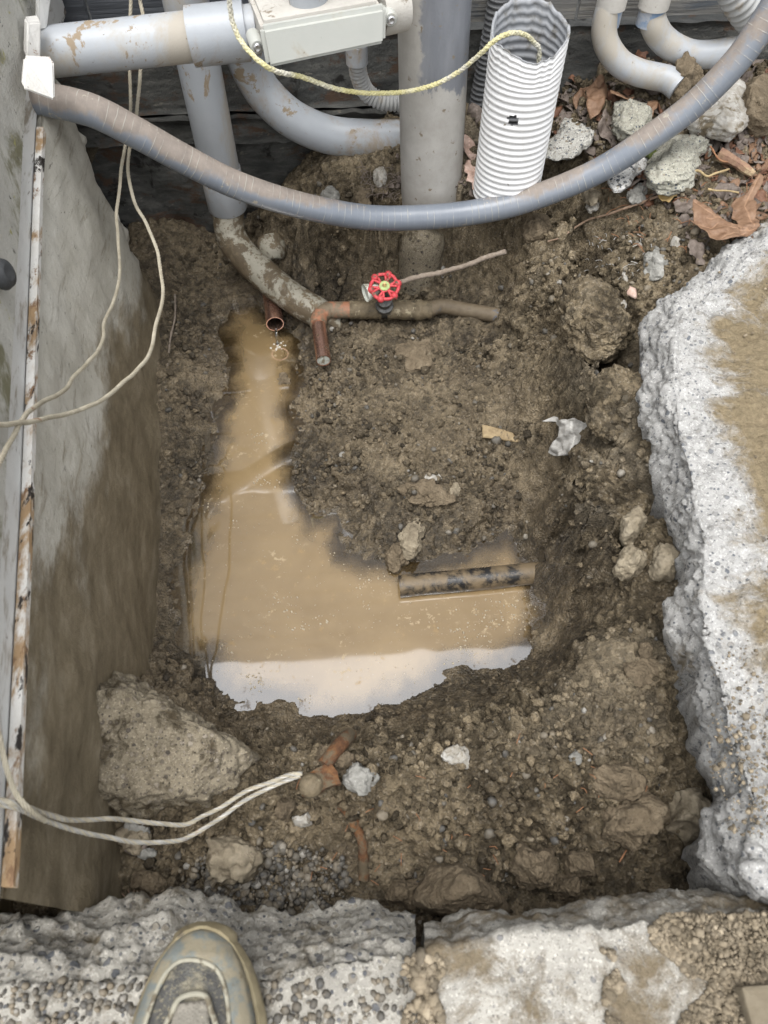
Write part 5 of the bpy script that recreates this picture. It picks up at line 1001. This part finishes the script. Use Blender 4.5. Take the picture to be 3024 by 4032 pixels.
twig(Z(18, [(390,660),(550,685),(720,705),(850,722),(930,715),(1010,690),(1110,670)]), .0022, .0016, M['twig_y'], 'straw coloured twig in front of the large crumbly lump', .02)
twig(Z(18, [(850,920),(960,925),(1080,930),(1240,942)]), .0017, .0014, M['twig_y'], 'pale straight twig above the big brown leaf', .02)
twig(Z(3, [(1100,740),(1180,728),(1300,728),(1400,742),(1500,775),(1560,805),(1610,840)]), .003, .0026, M['twig_or'], 'orange scaly cedar twig at the right edge', .03, .0014)
twig(Z(18, [(865,430),(920,540),(980,610),(1060,665)]), .0018, .0012, M['twig_or'], 'short orange stem crossing the straw twig', .03)
twig(Z(17, [(900,220),(1050,205),(1200,185),(1350,150)]), .0018, .0014, M['twig_y'], 'dry straw stem in front of the foundation at upper right', .03)
twig([(690, 1150), (690, 1250), (672, 1340), (662, 1440), (650, 1490)], .0024, .0016, M['root'], 'thin muddy root running down the left bank', .003)
twig(Z(13, [(870, 890), (830, 960), (785, 1030)]), .0014, .0010, M['twig_or'], 'single reddish needle beside the rounded clod', .004)
# split branch
P = cr([Pt(*z8(18, 985, 480))+np.array([0, 0, .022]), Pt(*z8(18, 1200, 590))+np.array([0, 0, .024]), Pt(*z8(18, 1420, 730))+np.array([0, 0, .02])], .004); P[:, 2] = np.linspace(P[0, 2], P[-1, 2], len(P))
tag(pipe('split_branch', P, np.linspace(.0105, .006, len(P))*(1+.3*fbm(P/.02, 3, 3)), M['wood_pink'], seg=7), 'split reddish branch beside the big brown leaf', 'branch')
# needles and rootlets
def needles(name, n, region, mat, L0, L1, r, label, seed):
    r_ = np.random.default_rng(seed); VV, FF = [], []; k = 0
    for _ in range(n):
        x, y = r_.uniform(*region[0]), r_.uniform(*region[1]); p = Pt(x, y); a = r_.uniform(0, 6.3); L = r_.uniform(L0, L1); d = np.array([math.cos(a), math.sin(a), r_.normal()*.25])*L
        P = cr([p+np.array([0, 0, .004])-d/2, p+np.array([0, 0, .005+r_.uniform(0, .003)])+r_.normal(size=3)*.0005, p+np.array([0, 0, .004])+d/2], L/4); V, Fc, al = tube(P, r, 5)
        VV.append(V); FF += [[i+k for i in q] for q in Fc]; k += len(V)
    return tag(add(name, np.concatenate(VV), FF, mat), label, 'needles', kind='stuff')
needles('dry_needles', 38, ((2300, 2560), (930, 1120)), M['leaf_ash'], .006, .018, .0006, 'bleached dry needles on the bank above the slab', 1)
needles('dry_needles', 90, ((2350, 2960), (700, 1000)), M['twig_or'], .008, .03, .0006, 'orange needles among the leaf litter', 2)
needles('dry_needles', 70, ((1420, 1580), (660, 790)), M['leaf_grey'], .008, .022, .0006, 'dry rootlets at the foot of the thick conduit', 3)
needles('dry_needles', 40, ((1100, 2600), (2900, 3480)), M['twig_or'], .005, .014, .0005, 'scattered reddish needles on the front bank', 4)
needles('dry_needles', 60, ((2740, 3020), (3500, 3570)), M['twig'], .008, .03, .0011, 'twiggy scraps where the slab meets the kerb', 6)
needles('dry_needles', 26, ((430, 560), (3480, 3800)), M['twig'], .006, .02, .0007, 'small twigs on the broken face of the left kerb block', 7)
# foam and specks floating on the water
wpts, wsz = [], []
for cx, cy, n, s in ((1010,1720,26,26),(1045,1900,26,24),(820,2010,14,26),(1130,2385,22,30),(890,2540,10,18),(1000,2640,14,34),(1180,2470,8,14),(1440,2390,8,16),(1260,2435,8,16),(2020,2420,60,60),(1900,2480,40,60),(1850,2560,40,60),(1430,2290,14,26),(1160,2120,6,14),(925,2060,8,14),(1290,2180,8,20),(1190,2760,10,20),(1020,2700,16,24),(1500,2240,20,60)):
    for _ in range(n):
        x, y = rng.normal(cx, s), rng.normal(cy, s*.7); wpts.append(Pz(x, y, WZ)); wsz.append(rng.uniform(.0008, .0026))
while len(wpts) < 620:
    x, y = rng.uniform(700, 2120), rng.uniform(1900, 2800); p = Pz(x, y, WZ)
    if sdist(p[None, :2], pud)[0] < -.008: wpts.append(p); wsz.append(rng.uniform(.0006, .0016))
wpts = np.array(wpts); wsz = np.array(wsz); kp = sdist(wpts[:, :2], pud) < -.002; wpts, wsz = wpts[kp], wsz[kp]
fm = scatter('floating_foam', wpts, wsz, M['foam'], flat=(.3, .6), lump=.2, seed=8); tag(fm, 'specks of foam and froth floating on the muddy puddle', 'foam')

# ================================================================== SHOE
SX = -.152; TY = Pz(785, 3650, .035)[1]                # toe tip
shoe = thing('shoe', 'muddy trail shoe with grey toe cap standing on the kerb', 'shoe', (SX, TY-.14, 0))
uu = [0, .004, .012, .025, .04, .06, .085, .12, .18, .24, .27, .285]; hw_ = [.0, .013, .0245, .034, .041, .0475, .0515, .053, .043, .038, .032, .0]
def half(u): return np.interp(u, uu, hw_)
def Hh(u): return np.interp(u, [0, .006, .02, .05, .09, .14, .2, .285], [.026, .034, .044, .052, .062, .082, .092, .085])
def skew(u): return .006*np.sin(np.clip(u, 0, .28)*9)
def shoe_pt(u, s, off=0.):
    z = .016+(Hh(u)-.016+off)*np.power(np.clip(1-np.abs(s)**2.8, 0, 1), 1/2.3)+off*.3
    return np.stack([SX+skew(u)+s*(half(u)+off*.6), TY-u, z], -1)
us = np.concatenate([np.linspace(.0005, .06, 50), np.linspace(.062, .284, 60)]); ss = np.linspace(-1, 1, 61); U_, S_g = np.meshgrid(us, ss, indexing='ij')
M['mesh_fabric'] = pmat('charcoal_mesh', [(.045, .045, .045), (.10, .098, .09)], 60, [((.26, .235, .17), 34, .52, .66), ((.2, .18, .13), 320, .55, .6)], rough=.9, bumps=[('v', 700, .0008)])
M['overlay'] = pmat('muddy_teal_overlay', [(.13, .15, .145), (.2, .215, .2)], 40, [((.25, .22, .155), 34, .43, .56), ((.16, .13, .08), 50, .6, .68)], rough=.65, bumps=[('n', 220, .0008)])
M['overlay_pale'] = pmat('pale_piping', [(.22, .21, .165), (.34, .32, .25)], 40, [((.13, .11, .075), 60, .5, .6)], rough=.8)
M['sole'] = pmat('tan_rubber', [(.2, .165, .095), (.3, .255, .16)], 40, [((.12, .1, .07), 30, .55, .66)], rough=.8, bumps=[('n', 250, .001)])
M['panel_fab'] = pmat('dusty_grey_panel', [(.15, .14, .115), (.24, .22, .185)], 50, [((.38, .35, .27), 90, .6, .66)], rough=.85, bumps=[('v', 500, .0006)])
add('upper', shoe_pt(U_, S_g).reshape(-1, 3), grid_faces(len(us), len(ss))[:, ::-1], M['mesh_fabric'], shoe)
# sole: flared slab following the outline with a toe rand
ou = np.concatenate([us, us[::-1]]); sg = np.concatenate([-np.ones(len(us)), np.ones(len(us))]); prof = [(-.006, .0), (.0035, .002), (.0055, .010), (.005, .018), (.0015, .0255), (-.002, .026), (-.010, .02)]
rows_ = [np.stack([SX+skew(ou)+sg*(half(ou)+d_), TY-ou+np.where(ou < .01, d_, np.where(ou > .275, -d_, 0)), np.full(len(ou), z_)+.006*np.exp(-ou/.03)], 1) for d_, z_ in prof]
V = np.concatenate(rows_); n = len(ou); Fc = [list(f) for f in grid_faces(len(prof), n, False, True)]+[list(range(n))]
add('sole', V, Fc, M['sole'], shoe)
def overlay(name, poly, off, mat, parent, sp=.003):
    v, f = polyfill(dens(poly, sp), sp); o = add(name, shoe_pt(v[:, 0], v[:, 1]*1.0, off), [q[::-1] for q in f], mat, parent); m_ = o.modifiers.new('thickness', 'SOLIDIFY'); m_.thickness = .0022; m_.offset = -1; return o
def op(name, uvpoly, off, mat):                        # polygon in (u, s*.05) space
    v, f = polyfill(dens([(a, b*.05) for a, b in uvpoly], .002), .003)
    o = add(name, shoe_pt(v[:, 0], v[:, 1]/.05, off), f, mat, shoe); m_ = o.modifiers.new('thickness', 'SOLIDIFY'); m_.thickness = .002; m_.offset = 0; return o
op('toe_cap', [(.002, -.93), (.002, .93), (.05, .94), (.12, .95), (.2, .95), (.2, .72), (.12, .66), (.06, .60), (.03, .5), (.022, .0), (.026, -.5), (.05, -.66), (.12, -.74), (.2, -.8), (.2, -.95), (.12, -.95), (.05, -.94)], .0018, M['overlay'])
op('vamp_panel', [(.052, -.2), (.05, .28), (.085, .42), (.2, .5), (.2, -.42), (.085, -.34)], .0016, M['panel_fab'])
bd = [(.2, -.44), (.085, -.36), (.058, -.27), (.048, -.16), (.046, .2), (.055, .34), (.085, .45), (.2, .52)]
P = cr([shoe_pt(np.array(a), np.array(b), .0026) for a, b in bd], .003); pipe('piping', P, .0022, M['overlay_pale'], shoe, seg=8)
bd = [(.2, .73), (.12, .67), (.06, .61), (.032, .5), (.0235, .0), (.0275, -.5), (.05, -.66), (.12, -.74), (.2, -.8)]
P = cr([shoe_pt(np.array(a), np.array(b), .0024) for a, b in bd], .003); pipe('toe_cap_seam', P, .0018, M['overlay_pale'], shoe, seg=8)
# board scrap at the lower right corner
q = Pz(3010, 3985, .02); add_o = add('board_scrap', *box(q[0]+.03, q[1]-.04, .014, .085, .12, .022, Matrix.Rotation(.06, 3, 'Z'), .003), M['wood_scrap'] if 'wood_scrap' in M else pmat('weathered_board', [(.13, .105, .07), (.2, .17, .12)], 30, rough=.9, bumps=[('n', 120, .002)]), smooth=False); tag(add_o, 'weathered board end poking in at the lower right corner', 'board')
